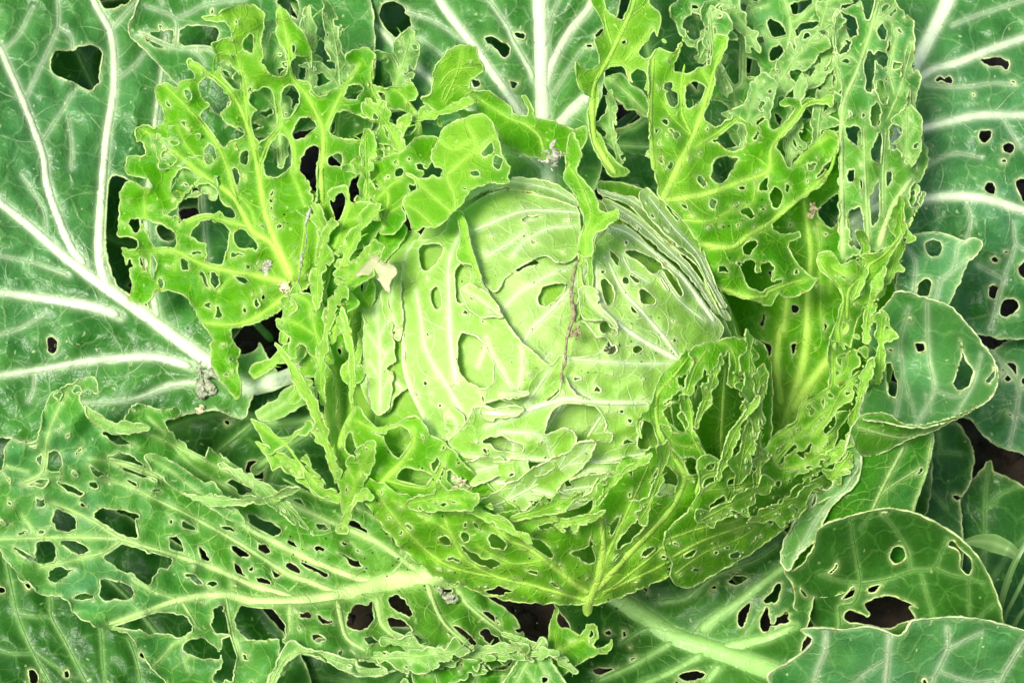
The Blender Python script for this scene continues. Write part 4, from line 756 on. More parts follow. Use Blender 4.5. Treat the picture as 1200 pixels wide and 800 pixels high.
# ------------------------------------------------------------------ big lacy leaf at the lower left
leaf("lacy_leaf",
 "@0,400 -80,640 0,620 20,560 25,500 50,460 130,480 180,440 195,370 210,300 260,230 320,200 420,170 450,175 460,240 420,225 370,265 400,310 430,360 480,400 560,420 580,370 620,300 660,290 720,320 790,320 830,305 850,340 810,360 770,375 850,470 960,490 1100,580 1200,650 @300,400 150,680 330,720 480,720 @300,600 620,60 800,200 1000,340 1200,480 @600,600 60,600 0,640 @300,600 1190,700 1120,730 1060,760 1000,770 920,800 870,785 800,740 740,700 650,740 610,755 480,760 330,690 200,655 150,690 90,760 50,830 # 290,830 200,815 @0,600 780,800 740,760 690,700 640,620 590,565 470,540 370,490 300,400 190,385 140,330 110,330 80,290 20,210 0,170 -80,150",
 veins=[("@300,600 900,300 760,305 600,330 450,370 250,410 0,415 @0,600 1050,385 850,410 640,480 500,530", 13, 2), ("@300,600 560,330 450,300 250,220 0,95 # 265,600 200,565 150,545 105,537", 5, 1.6), ("# 345,700 320,692 295,685 255,667 205,650 142,631 112,612 88,600 60,588", 4.5, 1.5), ("# 142,631 82,629 0,631 -20,632", 2.4, 1.4), ("# 395,695 365,682 337,672 300,648 262,625 225,605 190,588 150,570 120,560", 4, 1.4),
  ("# 490,670 450,640 407,620 362,600 320,580 270,555 230,535 190,515 140,495", 4, 1.4), ("# 395,702 399,725 407,748 430,762", 4.5, 2.5), ("# 442,700 447,730 470,752", 4, 1.8), ("# 500,682 517,725 547,755 565,775", 4, 1.6), ("# 535,690 550,710 600,750", 3, 1.5), ("# 340,705 340,740", 3.5, 2),
  ("# 212,702 232,735", 2.4, 1.4), ("@0,600 570,130 480,190 320,230 180,260", 1.9, 1.2), ("@0,600 830,405 720,370 620,310", 1.7, 1.1), ("@0,600 170,105 100,10", 1.6, 1), ("# 440,690 480,640 430,600 380,585 330,560", 2.2, 1.3), ("@0,400 110,660 200,610 230,420 320,220", 2, 1.2), ("@0,600 700,740 760,680 810,620 870,590", 1.7, 1.1), ("@0,600 1060,400 1090,560 1120,660", 2, 1.4), ("@0,600 880,740 860,680", 1.2, 1), ("# 275,575 225,545 190,505 175,490", 1.7, 1.1), ("@0,400 20,580 130,610", 1.4, 1)],
 holes=["@0,600 250,20 265,-20 320,0 365,50 360,80 290,90 250,70", "@0,600 165,150 195,130 245,140 265,180 255,235 210,250 170,225", "@0,600 285,140 330,125 385,150 420,180 390,200 330,180", "@0,600 230,280 270,245 310,255 322,290 270,325 230,325", "@0,600 485,200 570,145 700,185 790,190 810,230 790,260 740,275 720,320 690,340 640,320 620,290 560,270 510,230", "@0,600 465,320 500,310 600,335 630,360 610,405 500,415 470,400",
  "@0,600 335,400 380,380 450,385 440,405 370,410", "@0,600 440,0 480,-20 620,0 650,110 600,120 540,90 460,40", "@0,600 625,0 655,10 655,35 635,30", "@0,600 850,40 900,50 925,90 890,85 855,65", "@0,600 790,115 830,110 870,180 840,195 800,165", "@0,600 930,165 955,165 985,220 980,245 945,225", "@0,600 1035,60 1090,65 1105,95 1070,90 1040,75", "@0,600 1080,155 1130,165 1175,205 1130,210 1090,180", "@0,600 1095,235 1130,260 1160,320 1110,300",
  "@0,600 865,285 910,290 970,350 940,345 880,310", "@0,600 520,520 600,490 700,470 800,470 880,500 900,550 840,590 790,570 700,570 660,550 570,545", "@0,600 1000,450 1040,450 1075,520 1070,560 1010,570 990,530", "@0,600 855,620 930,585 1000,620 1035,670 1010,695 900,675 860,650", "@0,600 1045,590 1100,585 1115,640 1090,790 1045,780 1040,700", "@300,600 -95,480 -60,430 0,440 80,460 130,520 140,590 60,600 -50,590 -90,540",
  "@300,600 -40,10 0,15 60,40 120,80 100,110 40,110 -20,70", "@300,600 280,55 320,55 350,80 310,85", "@300,600 10,150 45,150 70,190 40,195 10,175", "@300,600 140,135 180,140 200,170 160,165", "@300,600 295,160 330,175 320,185 298,175", "@300,600 140,235 180,240 215,285 180,290 145,260", "@300,600 205,230 260,250 340,285 335,310 280,285 220,250", "@300,600 70,270 100,275 120,300 90,305", "@300,600 0,300 50,310 90,360 80,380 40,370 10,330",
  "@300,600 415,210 460,220 500,250 480,268 440,245", "@300,600 430,480 460,435 530,435 555,470 550,500 530,540 450,555 420,520", "@300,600 200,470 240,465 270,480 255,495 205,490", "@300,600 290,480 320,500 365,510 350,525 300,515", "@300,600 620,410 650,385 690,400 740,480 720,490 650,460", "@300,600 615,490 680,500 740,550 700,570 640,560 620,520", "@300,600 265,580 300,570 330,600 280,610", "@300,600 505,590 550,585 580,610 540,620 510,610", "@300,600 470,700 540,680 590,720 560,745 490,740",
  "@300,600 890,530 930,525 1000,570 1035,620 980,635 920,590", "@300,600 1050,560 1080,545 1200,640 1150,640 1070,600", "@300,600 1050,470 1090,460 1130,510 1090,520", "@300,600 840,350 880,325 930,360 920,375 860,375", "@300,600 720,580 760,570 790,610 740,610", "@0,600 1000,790 1020,740 1060,745 1050,800",
  "@0,400 180,540 260,505 290,530 285,590 240,610 190,590", "@0,400 95,660 180,645 230,650 200,680 110,680", "@0,400 270,650 340,680 400,710 370,725 300,690", "@0,400 410,660 440,655 465,685 430,690", "@0,400 415,580 480,610 540,660 510,670 440,620", "@0,400 500,540 560,520 600,525 700,600 740,655 640,630 560,590", "@0,400 590,650 640,660 660,700 620,680", "@0,400 870,470 910,455 970,500 960,545 900,540", "@0,400 375,750 410,770 380,770", "@0,400 260,250 295,235 305,270 275,285", "@0,400 1060,660 1100,640 1180,670 1190,700 1140,720 1080,700",
  "@0,400 310,430 328,430 325,455 312,452", "@0,400 335,605 365,608 370,630 345,632", "@0,600 790,35 815,35 812,60 795,58", "@0,600 -10,35 60,60 20,60", "@300,600 50,535 85,532 75,555", "@0,400 480,420 560,440 600,470 640,480 540,480", "@0,400 760,640 820,620 840,650 800,660", "@300,400 110,740 150,735 215,740 230,770 150,800 110,780"],
 auto=(46, 2.6, 8, 2.6), depth=[(525, 675, -50), (450, 690, -55), (300, 703, -40), (200, 620, -35), (100, 600, -30), (-60, 640, -40), (110, 450, 5), (60, 500, 0), (170, 480, -20), (260, 520, -60), (400, 590, -60), (100, 700, 0), (200, 800, 40), (340, 745, 20), (320, 820, 60), (430, 770, 30), (560, 780, 20), (610, 760, -20), (600, 720, -60), (540, 690, -55)],
 mat='mid', quilt=6, ruffle=24, ruf_len=36, curl=7, warp=2.2, seed=41, tone0=0.06, cool=[(40, 640, 150, 0.6), (150, 770, 130, 0.5), (80, 520, 80, 0.4), (380, 780, 100, 0.35)], crinkle=8, tone=[(470, 690, 70, 0.30), (60, 620, 90, 0.10)], label="large lacy leaf spread across the lower left with long ladder-like holes")
leaf("frilled_leaf",
 "@300,600 740,740 780,660 880,650 915,600 910,660 1000,690 1060,690 1050,720 1150,740 1200,720 @600,600 0,660 60,640 0,780 # 600,850 500,850 470,800",
 veins=[("# 540,840 560,790 600,770", 2, 1.2), ("# 520,830 510,790 500,770", 1.6, 1.1), ("# 580,830 590,790", 1.5, 1)], auto=(14, 3, 9, 2.4),
 depth=[(490, 780, 30), (530, 755, 25), (600, 770, 15), (560, 840, 60), (610, 760, 10)], mat='mid', ruffle=22, ruf_len=20, curl=9, quilt=2, seed=42, crinkle=12, label="crinkled lacy frill along the bottom edge left of centre")
leaf("inner_leaf",
 "@600,600 180,520 190,480 215,432 220,460 205,500 230,540 270,545 310,575 330,570 355,525 380,518 403,545 400,590 380,622 360,612 385,565 372,540 358,600 400,640 450,620 472,590 465,640 445,665 410,660 300,720 240,760 190,760 165,640",
 veins=[("@600,600 200,750 230,650 300,610 350,590", 2, 1.2), ("@600,600 210,680 200,560", 1.5, 1)], holes=["@600,600 215,640 240,640 235,665 215,670", "@600,600 270,600 300,598 285,620"],
 depth=[(650, 640, 5), (690, 740, 10), (710, 760, 25), (650, 780, 25), (645, 720, 0)], mat='inner', ruffle=8, curl=6, quilt=2, seed=43, label="small bright ragged leaf at the bottom centre under the head stalk")
leaf("front_leaf",
 "@600,600 -80,850 -20,770 40,680 110,620 140,577 158,590 165,630 190,710 220,750 260,850",
 veins=[("@600,600 150,590 80,690 20,800", 2.4, 1.6), ("@600,600 120,690 170,760", 1.4, 1), ("@600,600 60,730 110,800", 1.3, 1)], holes=["@600,600 140,770 175,775 170,800 140,805"], depth=[(637, 745, 45), (600, 800, 40), (590, 850, 60), (655, 830, 55)], mat='mid', quilt=2, seed=44, curl=2, rim=1.5, label="blunt green leaf tip poking up at the bottom centre")

# ------------------------------------------------------------------ wrapper leaves round the head, left side
leaf("wrapper_leaf",
 "@300,200 270,640 290,450 320,330 390,190 330,110 380,75 430,80 440,150 520,145 570,180 622,272 590,265 540,330 480,370 420,410 350,470 320,640 # 372,365",
 veins=[("@300,200 300,620 330,450 380,330 430,180 435,100", 3, 1.5), ("@300,200 345,460 430,290", 2.4, 1.6), ("@300,200 400,240 560,200", 1.3, 1)], holes=["@300,200 370,130 400,95 425,120 415,180 380,250 365,200", "@300,200 480,230 510,228 505,242 485,242"],
 depth=[(372, 355, 10), (400, 240, 10), (395, 220, 0), (440, 245, 40), (455, 268, 60), (410, 290, 30), (380, 330, 20)], mat='inner', quilt=2, curl=5, seed=45, tone=[(425, 245, 30, 0.35)], label="curled lime leaf flap left of the head top")
leaf("wrapper_leaf",
 "@300,0 700,700 760,640 860,650 850,720 @300,200 690,150 700,230 640,300 580,290 600,260 540,160 500,150 480,60 500,0 540,-40",
 veins=[("@300,200 590,270 620,120 560,30 @300,0 540,760", 2.5, 1.5), ("@300,200 560,140 640,60 680,40", 2, 1.3), ("@300,200 620,200 700,150", 1.6, 1)], auto=(5, 3, 7), holes=["@300,200 650,0 690,-20 690,30 660,35", "@300,200 715,60 755,85 735,98 715,90"],
 depth=[(430, 205, -20), (500, 170, -10), (470, 240, 60), (450, 270, 60), (440, 190, -10)], mat='inner', quilt=3, ruffle=8, curl=5, seed=46, crinkle=8, label="torn lime leaf tucked between the head top and the left lacy leaf")
leaf("wrapper_leaf",
 "@300,200 310,820 320,520 350,460 430,395 520,330 600,260 680,230 700,300 600,430 480,480 430,520 440,600 530,660 540,760 # 440,440 425,500 405,540 390,520 380,430",
 veins=[("# 400,540 395,450 390,400 400,340 420,300", 5, 2), ("# 412,520 412,430 415,330", 4, 2), ("# 425,480 428,400 430,340 450,290", 3, 1.6)], auto=(5, 3, 8, 2.5),
 depth=[(375, 420, 20), (385, 340, 15), (440, 260, 40), (470, 265, 60), (430, 340, 55), (430, 440, 60), (400, 530, 50)], mat='inner', quilt=3, seed=47, crinkle=8, label="shaded upright green leaf wall just left of the head")
leaf("wrapper_leaf",
 "@300,200 425,520 460,500 490,510 488,560 500,585 540,500 560,555 540,640 545,700 530,780 515,830 @300,400 510,20 480,100 430,150 500,110 505,180 430,200 400,160 410,110 460,60 485,0 @300,200 490,760 500,660 450,620 430,570",
 veins=[("@300,400 410,160 480,60 505,0 @300,200 520,720 530,640 500,590 440,560", 1.8, 1.2)],
 depth=[(410, 330, 90), (440, 330, 110), (430, 400, 105), (410, 440, 95), (425, 445, 105)], mat='inner', quilt=1, curl=4, seed=48, side=False, tone0=0.25, label="curled ribbon of leaf hanging down the left of the head")
leaf("leaf_scrap",
 "@300,200 460,492 500,450 540,405 575,405 600,435 640,440 662,475 630,520 625,572 590,545 570,500 500,490 470,503",
 veins=[("@300,200 600,530 600,470 550,420", 1.2, 0.8)], holes=["@300,200 485,475 508,475 500,490"], depth=[(415, 323, 150), (440, 302, 185), (465, 318, 195), (456, 342, 190)], mat='scrap', quilt=0, curl=3, seed=49, side=False, rim=0.7, label="bleached pale leaf scrap standing out at the left of the head")
leaf("wrapper_leaf",
 "@300,400 280,85 330,110 360,150 378,280 372,390 400,420 395,560 380,610 355,560 335,420 310,250",
 veins=[("@300,400 375,600 345,400 320,200 290,90", 3, 1.6), ("@300,400 385,540 375,400 365,200", 1.8, 1.2)], depth=[(372, 420, 55), (390, 440, 70), (395, 500, 80), (392, 550, 80), (382, 480, 60)], mat='inner', quilt=1, seed=50, tone0=0.3, label="narrow pale upright leaf strip at the left foot of the head")
leaf("inner_leaf",
 "@300,200 90,700 150,685 195,650 195,615 150,585 240,575 300,605 330,680 340,800 @300,400 370,110 300,80 250,60 230,20 195,10 190,80 160,80 155,20 @300,200 160,780 110,740",
 veins=[("@300,400 360,100 300,30 @300,200 270,720 250,620 200,590", 2, 1.2), ("@300,200 290,780 200,720 130,700", 1.5, 1)], holes=["@300,200 105,705 130,705 125,725", "@300,400 200,20 225,15 250,70 230,100 205,80", "@300,200 270,640 275,680 250,690"],
 depth=[(325, 375, 0), (350, 345, 10), (380, 370, 35), (390, 420, 50), (345, 410, 15)], mat='inner', quilt=2, ruffle=8, curl=6, seed=51, label="small crumpled lime leaf near the left stalks")
leaf("leaf_scrap",
 "@300,400 0,330 60,290 100,270 130,230 180,200 200,165 225,185 285,225 275,275 200,310 150,340 80,372 20,370",
 veins=[("@300,400 20,360 120,300 240,230", 1.5, 1)], depth=[(300, 485, -95), (350, 445, -85), (370, 460, -70), (330, 490, -80)], mat='mid', tone0=0.55, quilt=1, seed=52, side=False, label="pale underside of a torn leaf piece by the left stalks")
leaf("inner_leaf",
 "@300,400 -20,365 60,400 120,460 190,420 225,400 230,365 265,370 268,405 235,437 195,440 150,478 200,560 250,620 310,640 325,690 330,740 260,690 210,590 140,490 60,530 30,460",
 veins=[("@300,400 310,690 240,620 140,485 50,420 0,375", 2.2, 1.2)], holes=["@300,400 245,575 300,570 340,600 320,620 270,610"], depth=[(300, 495, -40), (360, 498, -10), (365, 560, -10), (330, 520, -20), (380, 590, 0)], mat='inner', quilt=1, curl=4, seed=53, label="twisted lime strip with upturned end at the left foot of the head")

# ------------------------------------------------------------------ the head
def core():
    nu, nv_ = 96, 64
    V = []; A = []
    c = np.array([HX, HY, 0.0])
    for j in range(nv_ + 1):
        th = math.pi * j / nv_
        for i in range(nu):
            ph = 2 * math.pi * i / nu
            d = np.array([math.sin(th) * math.cos(ph), math.sin(th) * math.sin(ph), math.cos(th)])
            r = (HR - 6) * (1 + 0.012 * float(noise(d[0] * 3 + 5, d[1] * 3 + d[2], 2)))
            V.append(c + d * r); A.append((ph * 130, th * 150, 0))
    V = np.array(V)
    base = C0 + np.array([1.0, 0, 0]) * (HX - 600) * PX + UP * (400 - HY) * PX
    W3 = base + ((V - c)[:, 0:1] * np.array([1.0, 0, 0]) - (V - c)[:, 1:2] * UP + (V - c)[:, 2:3] * NV) * PX
    F = []
    for j in range(nv_):
        for i in range(nu):
            F.append((j * nu + i, (j + 1) * nu + i, (j + 1) * nu + (i + 1) % nu, j * nu + (i + 1) % nu))
    z = np.zeros(len(V))
    o = mesh_obj("head_core", W3 - ROOT, F, MATS['head'], plant, {"vein": ('FLOAT', z), "rim": ('FLOAT', z), "tone": ('FLOAT', z), "px": ('FLOAT_VECTOR', np.array(A, float))})
    o["label"] = "tight inner ball of the cabbage head"
    # the stalk
    m = plain_material("cabbage_stalk", (0.16, 0.22, 0.09), (0.30, 0.36, 0.16), 60, 0.7, 0.4)
    p0 = np.array([ROOT[0], ROOT[1] + 0.0, -0.02]); p1 = W3.mean(0) - np.array([0, 0, 0.06])
    V = []; F = []; n = 20; L = 10
    for k in range(L + 1):
        t = k / L; cc = p0 * (1 - t) + p1 * t; r = 0.019 + 0.006 * math.sin(t * 9) * 0.3 + 0.012 * t * t
        for i in range(n):
            a = i / n * 6.2832; rr = r * (1 + 0.08 * math.sin(a * 5 + t * 7))
            V.append((cc[0] + rr * math.cos(a), cc[1] + rr * math.sin(a), cc[2]))
    for k in range(L):
        for i in range(n): F.append((k * n + i, k * n + (i + 1) % n, (k + 1) * n + (i + 1) % n, (k + 1) * n + i))
    mesh_obj("stalk", np.array(V) - ROOT, F, m, plant)
core()

HD = dict(mat='head', quilt=3.2, curl=2.2, warp=1.2, lift=3.5, crinkle=2.5, ridge=2.5)
leaf("head_leaf",
 "# 440,480 455,400 470,320 520,245 600,222 690,232 770,270 835,350 870,440 860,540 800,620 700,680 600,690 500,630 450,560",
 veins=[("# 600,690 590,600 610,480 @600,200 60,800 200,640 320,500 # 720,270", 3, 2), ("@600,200 0,310 100,220 200,195 320,200", 2.4, 1.6), ("# 560,430 600,350 690,300", 2, 1.4), ("# 545,300 600,255 660,245", 2, 1.2), ("# 620,480 700,420 740,330", 2, 1.4), ("# 600,560 520,480 480,380", 2.5, 1.6), ("@600,400 40,220 180,60", 2, 1.4), ("@600,400 150,430 240,290", 2.5, 1.6), ("@600,400 300,530 420,350", 2.5, 1.6), ("# 690,620 760,560 820,470", 3, 2)],
 holes=["@600,200 35,230 80,210 140,205 130,225 60,250", "@600,200 215,455 235,440 275,460 260,472 225,472", "@600,200 120,600 150,540 250,527 245,570 170,635 130,635", "@600,200 220,380 255,376 250,386", "@600,200 10,480 50,430 110,415 130,440 80,450 40,470"], depth=ball(0), seed=54, **{**HD, 'quilt': 3}, tone=[(600, 330, 100, 0.7), (640, 480, 80, 0.5), (560, 560, 80, 0.4)], label="innermost visible pale leaf of the head")
leaf("head_leaf",
 "@300,200 690,440 740,330 790,330 880,290 920,200 970,190 985,260 1030,420 1060,520 1100,580 1200,750 @600,200 40,800 @600,400 100,50 170,110 190,110 240,60 240,160 230,210 130,300 60,310 @300,400 1140,270 1060,300 1030,300 960,400 900,460 870,470 820,430 750,280 710,180 690,60 @300,200 680,600",
 veins=[("@300,400 940,190 910,0 @300,200 905,600 905,430 960,280", 3.2, 1.6), ("@300,400 870,470 830,440 720,220 690,100 @300,200 690,640", 2.4, 1.6), ("@300,400 970,340 890,200 800,50 @300,200 770,680 750,560", 2.6, 1.4), ("@300,400 1200,220 1150,130 1100,50 # 570,395", 2, 1.2), ("@600,400 60,310 180,130", 2, 1.3), ("@600,400 30,230 50,100 40,20", 2.2, 1.3)],
 holes=["@300,200 760,370 790,345 860,340 880,370 850,430 800,470 770,455", "@300,200 820,560 845,540 865,570 870,640 840,650 820,610", "@300,200 930,470 960,440 1000,460 1010,500 990,590 960,630 935,600", "@300,200 1065,490 1100,465 1130,480 1120,530 1090,560", "@300,400 945,20 960,-40 1020,-30 1090,30 1115,110 1105,200 1060,220 980,180 950,140 942,80", "@300,400 785,185 800,178 808,195 798,212 785,205", "@300,400 810,240 820,240 818,252", "@300,400 815,288 828,288 825,300"],
 auto=(12, 1.8, 5), depth=ball(11), seed=55, **HD, tone=[(520, 440, 90, 0.55)], label="pale head leaf over the left half with a large window hole")
leaf("head_leaf",
 "@300,200 950,235 1000,165 1100,112 1200,88 @600,200 100,112 200,137 305,178 320,260 315,380 270,425 215,430 160,400 110,412 50,440 0,480 @300,200 1170,500 1120,570 1060,505 1030,420 1000,300",
 veins=[("@300,200 1010,285 1200,205 @600,200 100,185 310,195", 2.6, 1.6), ("@600,200 0,400 60,330 170,270 300,260", 2, 1.2), ("@300,200 1080,400 1200,330 @600,200 60,280", 2.2, 1.4)], holes=["@600,200 220,380 255,376 250,388", "@600,200 38,228 80,213 145,208 130,220 60,246"], auto=(7, 1.8, 4.5), depth=ball(5), seed=85, **HD, tone=[(600, 290, 70, 0.5)], label="pale cap leaf at the crown of the head with a torn lower edge")
leaf("head_leaf",
 "@300,400 480,-40 540,-60 600,-80 690,-40 700,100 720,200 690,230 650,260 620,330 540,300 490,200",
 veins=[("@300,400 600,320 540,150 535,-40", 3, 2), ("@300,400 680,220 610,120 600,-20", 2.4, 1.6), ("@300,400 520,200 500,50", 2, 1.4)], depth=ball(5), seed=56, **HD, label="plain pale head leaf at the left flank")
leaf("head_leaf",
 "@300,200 545,660 600,560 620,420 680,300 760,290 780,330 740,420 700,560 690,800 @300,400 690,100 540,100 500,0",
 veins=[("@300,400 600,60 @300,200 640,740 590,640", 3, 2), ("@300,200 690,760 680,500 720,360", 2.5, 1.6)], depth=ball(2), seed=57, **HD, tone=[(450, 340, 60, 0.2)], label="smooth pale leaf on the upper left of the head")
leaf("head_leaf",
 "@300,200 935,190 980,225 1000,320 1030,420 1058,520 1045,530 1010,440 960,435 940,400 960,300",
 veins=[("@300,200 1040,500 990,330 960,200", 1.6, 1)], depth=ball(27), seed=58, **{**HD, 'mat': 'inner'}, side=False, tone0=0.4, label="raised torn lime flap on the upper left of the head")
leaf("head_leaf",
 "@600,200 400,290 440,270 530,260 620,330 700,420 800,500 880,600 960,690 990,740 @600,400 960,0 900,10 830,60 790,110 700,220 640,290 440,290 300,260 240,160 240,80 330,75 380,70 400,60 @600,200 400,780 330,700 300,700 290,650 330,560 370,400",
 veins=[("@600,400 795,95 640,10 @600,200 560,760 440,660 400,540 400,430", 4, 2), ("@600,400 785,85 @600,200 720,790 620,670 520,560 450,420", 3.2, 1.8), ("@600,400 770,105 500,100 250,80", 2.4, 1.6), ("@600,200 950,710 800,500 650,370 540,290 450,260", 4, 2), ("@600,400 640,290 420,285 340,250 260,190", 4, 2), ("@600,200 900,700 780,600 700,480", 1.8, 1), ("@600,200 520,400 560,470 640,520", 1.8, 1.2)],
 holes=["@600,200 410,520 440,505 475,550 480,610 450,635 415,600", "@600,200 595,560 620,550 670,600 675,625 610,625", "@600,200 550,485 580,490 600,525 580,535", "@600,200 515,500 545,500 555,530 520,535", "@600,200 690,480 710,455 760,490 800,560 795,590 750,575 710,545", "@600,200 525,380 570,370 650,400 700,430 700,460 660,490 630,460 580,420", "@600,200 740,700 765,700 765,715", "@600,200 410,715 440,705 465,735 440,765 415,755", "@600,200 460,740 490,735 495,765 465,775", "@600,200 455,370 500,400 500,450 480,440",
  "@600,400 565,30 590,18 620,30 600,55 570,58", "@600,400 370,20 400,-20 440,-20 470,20 490,10 490,50 450,70 430,50 380,65 360,55", "@600,400 715,110 740,98 755,105 735,125", "@600,200 895,695 910,698 905,712"],
 auto=(14, 1.8, 5), depth=ball(15), seed=59, **HD, tone=[(730, 400, 80, 0.35)], label="pale head leaf over the right half with veins fanning from its edge")
leaf("head_leaf",
 "@600,400 240,160 300,250 440,290 640,290 620,360 600,420 590,500 700,510 560,565 420,565 0,545 @300,400 1160,565 1000,540 900,480 960,410 1030,310 1060,300 @600,400 0,330 60,310 140,300 220,240",
 veins=[("@300,400 1060,330 @600,400 0,340 140,300 260,270 440,288 640,290", 4, 2.5), ("@300,400 1000,545 1200,555 @600,400 0,548 400,562 700,510", 3.4, 2.4), ("@600,400 -60,420 0,425 100,430 160,460", 2.4, 1.6), ("@300,400 1080,400 1200,360 @600,400 80,320", 2, 1.3), ("@600,400 180,540 165,470", 1.8, 1.2)],
 holes=["@600,400 150,430 180,340 240,290 320,285 390,300 440,370 440,410 400,460 360,530 290,530 300,450 270,410 220,410 160,440", "@600,400 540,365 565,360 560,385 540,388", "@600,400 410,440 450,425 475,440 460,470 420,470", "@600,400 465,325 475,325 472,340", "@300,400 1055,465 1100,440 1120,450 1110,475 1060,480", "@300,400 1105,480 1140,440 1220,470 1255,490 1250,520 1200,520 1120,510", "@600,400 -20,480 50,485 55,510 0,525"],
 auto=(8, 1.8, 5), depth=ball(21), seed=60, **HD, label="pale head leaf across the lower middle with a wide torn window")
leaf("head_leaf",
 "@300,400 900,500 1000,545 1160,565 @600,400 0,550 400,568 560,570 540,620 420,700 330,770 200,800 0,780 @300,400 1050,760 950,660",
 veins=[("@300,400 1060,640 1180,670 @600,400 0,675 100,695 330,760", 3, 2), ("@600,400 80,640 40,560", 1.8, 1.2), ("@600,400 300,600 460,600", 2, 1.3)], holes=["@600,400 80,560 180,560 200,590 130,630 90,620", "@600,400 220,690 260,650 330,630 420,590 400,650 350,720 270,720", "@600,400 70,720 120,710 200,740 180,780 90,770"], auto=(4, 3, 6),
 depth=ball(24), seed=61, **HD, tone0=0.0, label="torn pale head leaf along the lower edge of the head")
leaf("head_leaf",
 "@300,200 1000,100 1040,78 1100,62 1200,50 @600,200 0,30 100,40 200,60 290,120 310,170 200,132 100,105 0,78 @300,200 1180,72 1060,100 980,150",
 veins=[("@300,200 1010,110 1120,70 @600,200 0,50 180,85 290,140", 1.8, 1.2)], holes=["@600,200 60,62 85,66 70,74"], depth=ball(8), seed=62, **HD, side=False, label="thin leaf rim arching over the top of the head")
for k, (o_, v_, off, lb, hs) in enumerate([
 ("@600,200 600,100 630,80 700,140 800,230 880,340 930,470 970,570 1010,640 990,650 950,590 900,490 850,400 780,350 680,260 610,170", "@600,200 1000,640 930,520 870,390 760,270 640,120", 16, "outermost smooth leaf rim on the upper right of the head", []),
 ("@600,200 390,85 500,115 580,130 700,240 830,340 900,440 960,570 1000,650 1025,700 985,690 940,590 870,450 780,375 660,275 550,165 430,115", "@600,200 1000,680 900,480 810,350 680,240 560,140 420,100", 12, "ribbed leaf rim second from outside on the upper right of the head", ["@600,200 860,440 875,440 880,470 865,465"]),
 ("@600,200 430,130 520,170 600,225 720,330 830,440 930,580 975,680 940,650 850,520 740,410 640,320 540,245 450,190", "@600,200 960,670 840,480 720,360 590,240 470,160", 8, "narrow leaf rim third from outside on the upper right of the head", ["@600,200 735,370 770,400 800,470 770,440", "@600,200 660,285 700,310 720,340 690,320"])]):
    leaf("head_leaf", o_, veins=[(v_, 2.4, 1.6)], holes=hs, depth=ball(off), seed=63 + k, **HD, side=False, auto=(4, 2.5, 4.5, 3), label=lb)
leaf("head_leaf",
 "# 700,215 760,225 820,290 860,380 880,460 850,470 820,380 780,310 730,260", veins=[("# 870,450 830,350 780,280 720,225", 2.4, 1.6)], depth=ball(1), seed=66, **{**HD, 'mat': 'inner'}, tone0=0.2, label="shaded leaf layer between the rims at the upper right of the head")
leaf("wrapper_leaf",
 "@600,200 240,40 250,0 @600,0 265,640 290,610 300,650 330,720 @600,200 300,0 340,50 390,110 410,190 440,200 500,178 505,215 440,270 385,300 380,360 375,400 345,410 315,390 312,330 340,250 310,150 285,90",
 veins=[("@600,200 350,400 345,300 370,200 320,60 270,-20", 2.2, 1.3), ("@600,200 360,300 430,230 500,190", 1.7, 1)], holes=["@600,200 350,130 365,135 358,150", "@600,200 330,100 345,100 340,115"], depth=[(660, 200, 170), (675, 165, 140), (690, 240, 215), (722, 248, 235), (690, 300, 245), (685, 270, 235)], mat='inner', quilt=1.5, curl=4, seed=67, tone0=0.15, label="limp green leaf tatter draped over the top of the head")
leaf("wrapper_leaf",
 "@600,200 310,380 345,380 385,340 390,380 375,420 382,520 375,575 360,560 355,440 345,400 330,420 322,450 325,500 340,570 330,640 310,690 300,720 290,700 310,640 318,580 305,500 315,430", veins=[("@600,200 340,390 320,450 330,560 305,700", 1.4, 0.9)], depth=ball(28), mat='inner', quilt=0, curl=2, seed=68, side=False, tone0=0.35, label="thin hanging shred of leaf on the head beside the brown thread")
leaf("inner_leaf",
 "@300,0 820,730 860,640 870,620 890,590 1000,545 1060,535 1110,570 1130,640 1160,740 1190,790 @300,200 1180,30 1190,60 1100,60 1040,75 1000,100 970,150 920,200 880,240 840,270 790,260 740,290 720,230 685,150 700,120 760,85 740,40 690,10 710,5 770,40 830,25 @300,0 840,790",
 veins=[("@300,200 935,190 930,110 900,20 @300,0 1030,690 985,580", 2.4, 1.3), ("@300,200 920,195 820,110 720,20", 2, 1.2), ("@300,200 845,268 760,190 690,150", 2, 1.2), ("@300,0 1035,720 1110,640", 1.4, 1), ("@300,0 1010,660 920,700 860,660", 1.4, 1)],
 holes=["@300,0 1050,700 1080,660 1115,670 1115,710 1080,740 1055,725", "@300,0 1110,750 1130,725 1155,750 1150,790 1125,795", "@300,200 820,-10 870,-10 870,30 845,35", "@300,200 1000,5 1045,0 1050,25 1015,30", "@300,200 970,80 990,75 995,92 972,92"],
 depth=[(555, 135, 60), (515, 160, 70), (585, 190, 110), (590, 215, 135), (530, 248, 160), (505, 265, 165), (475, 240, 110), (475, 205, 80), (540, 205, 120)], mat='inner', quilt=4, ruffle=6, seed=69, tone=[(550, 160, 50, 0.6), (510, 230, 60, 0.3)], label="puffed pale green leaf bent over the upper left of the head")

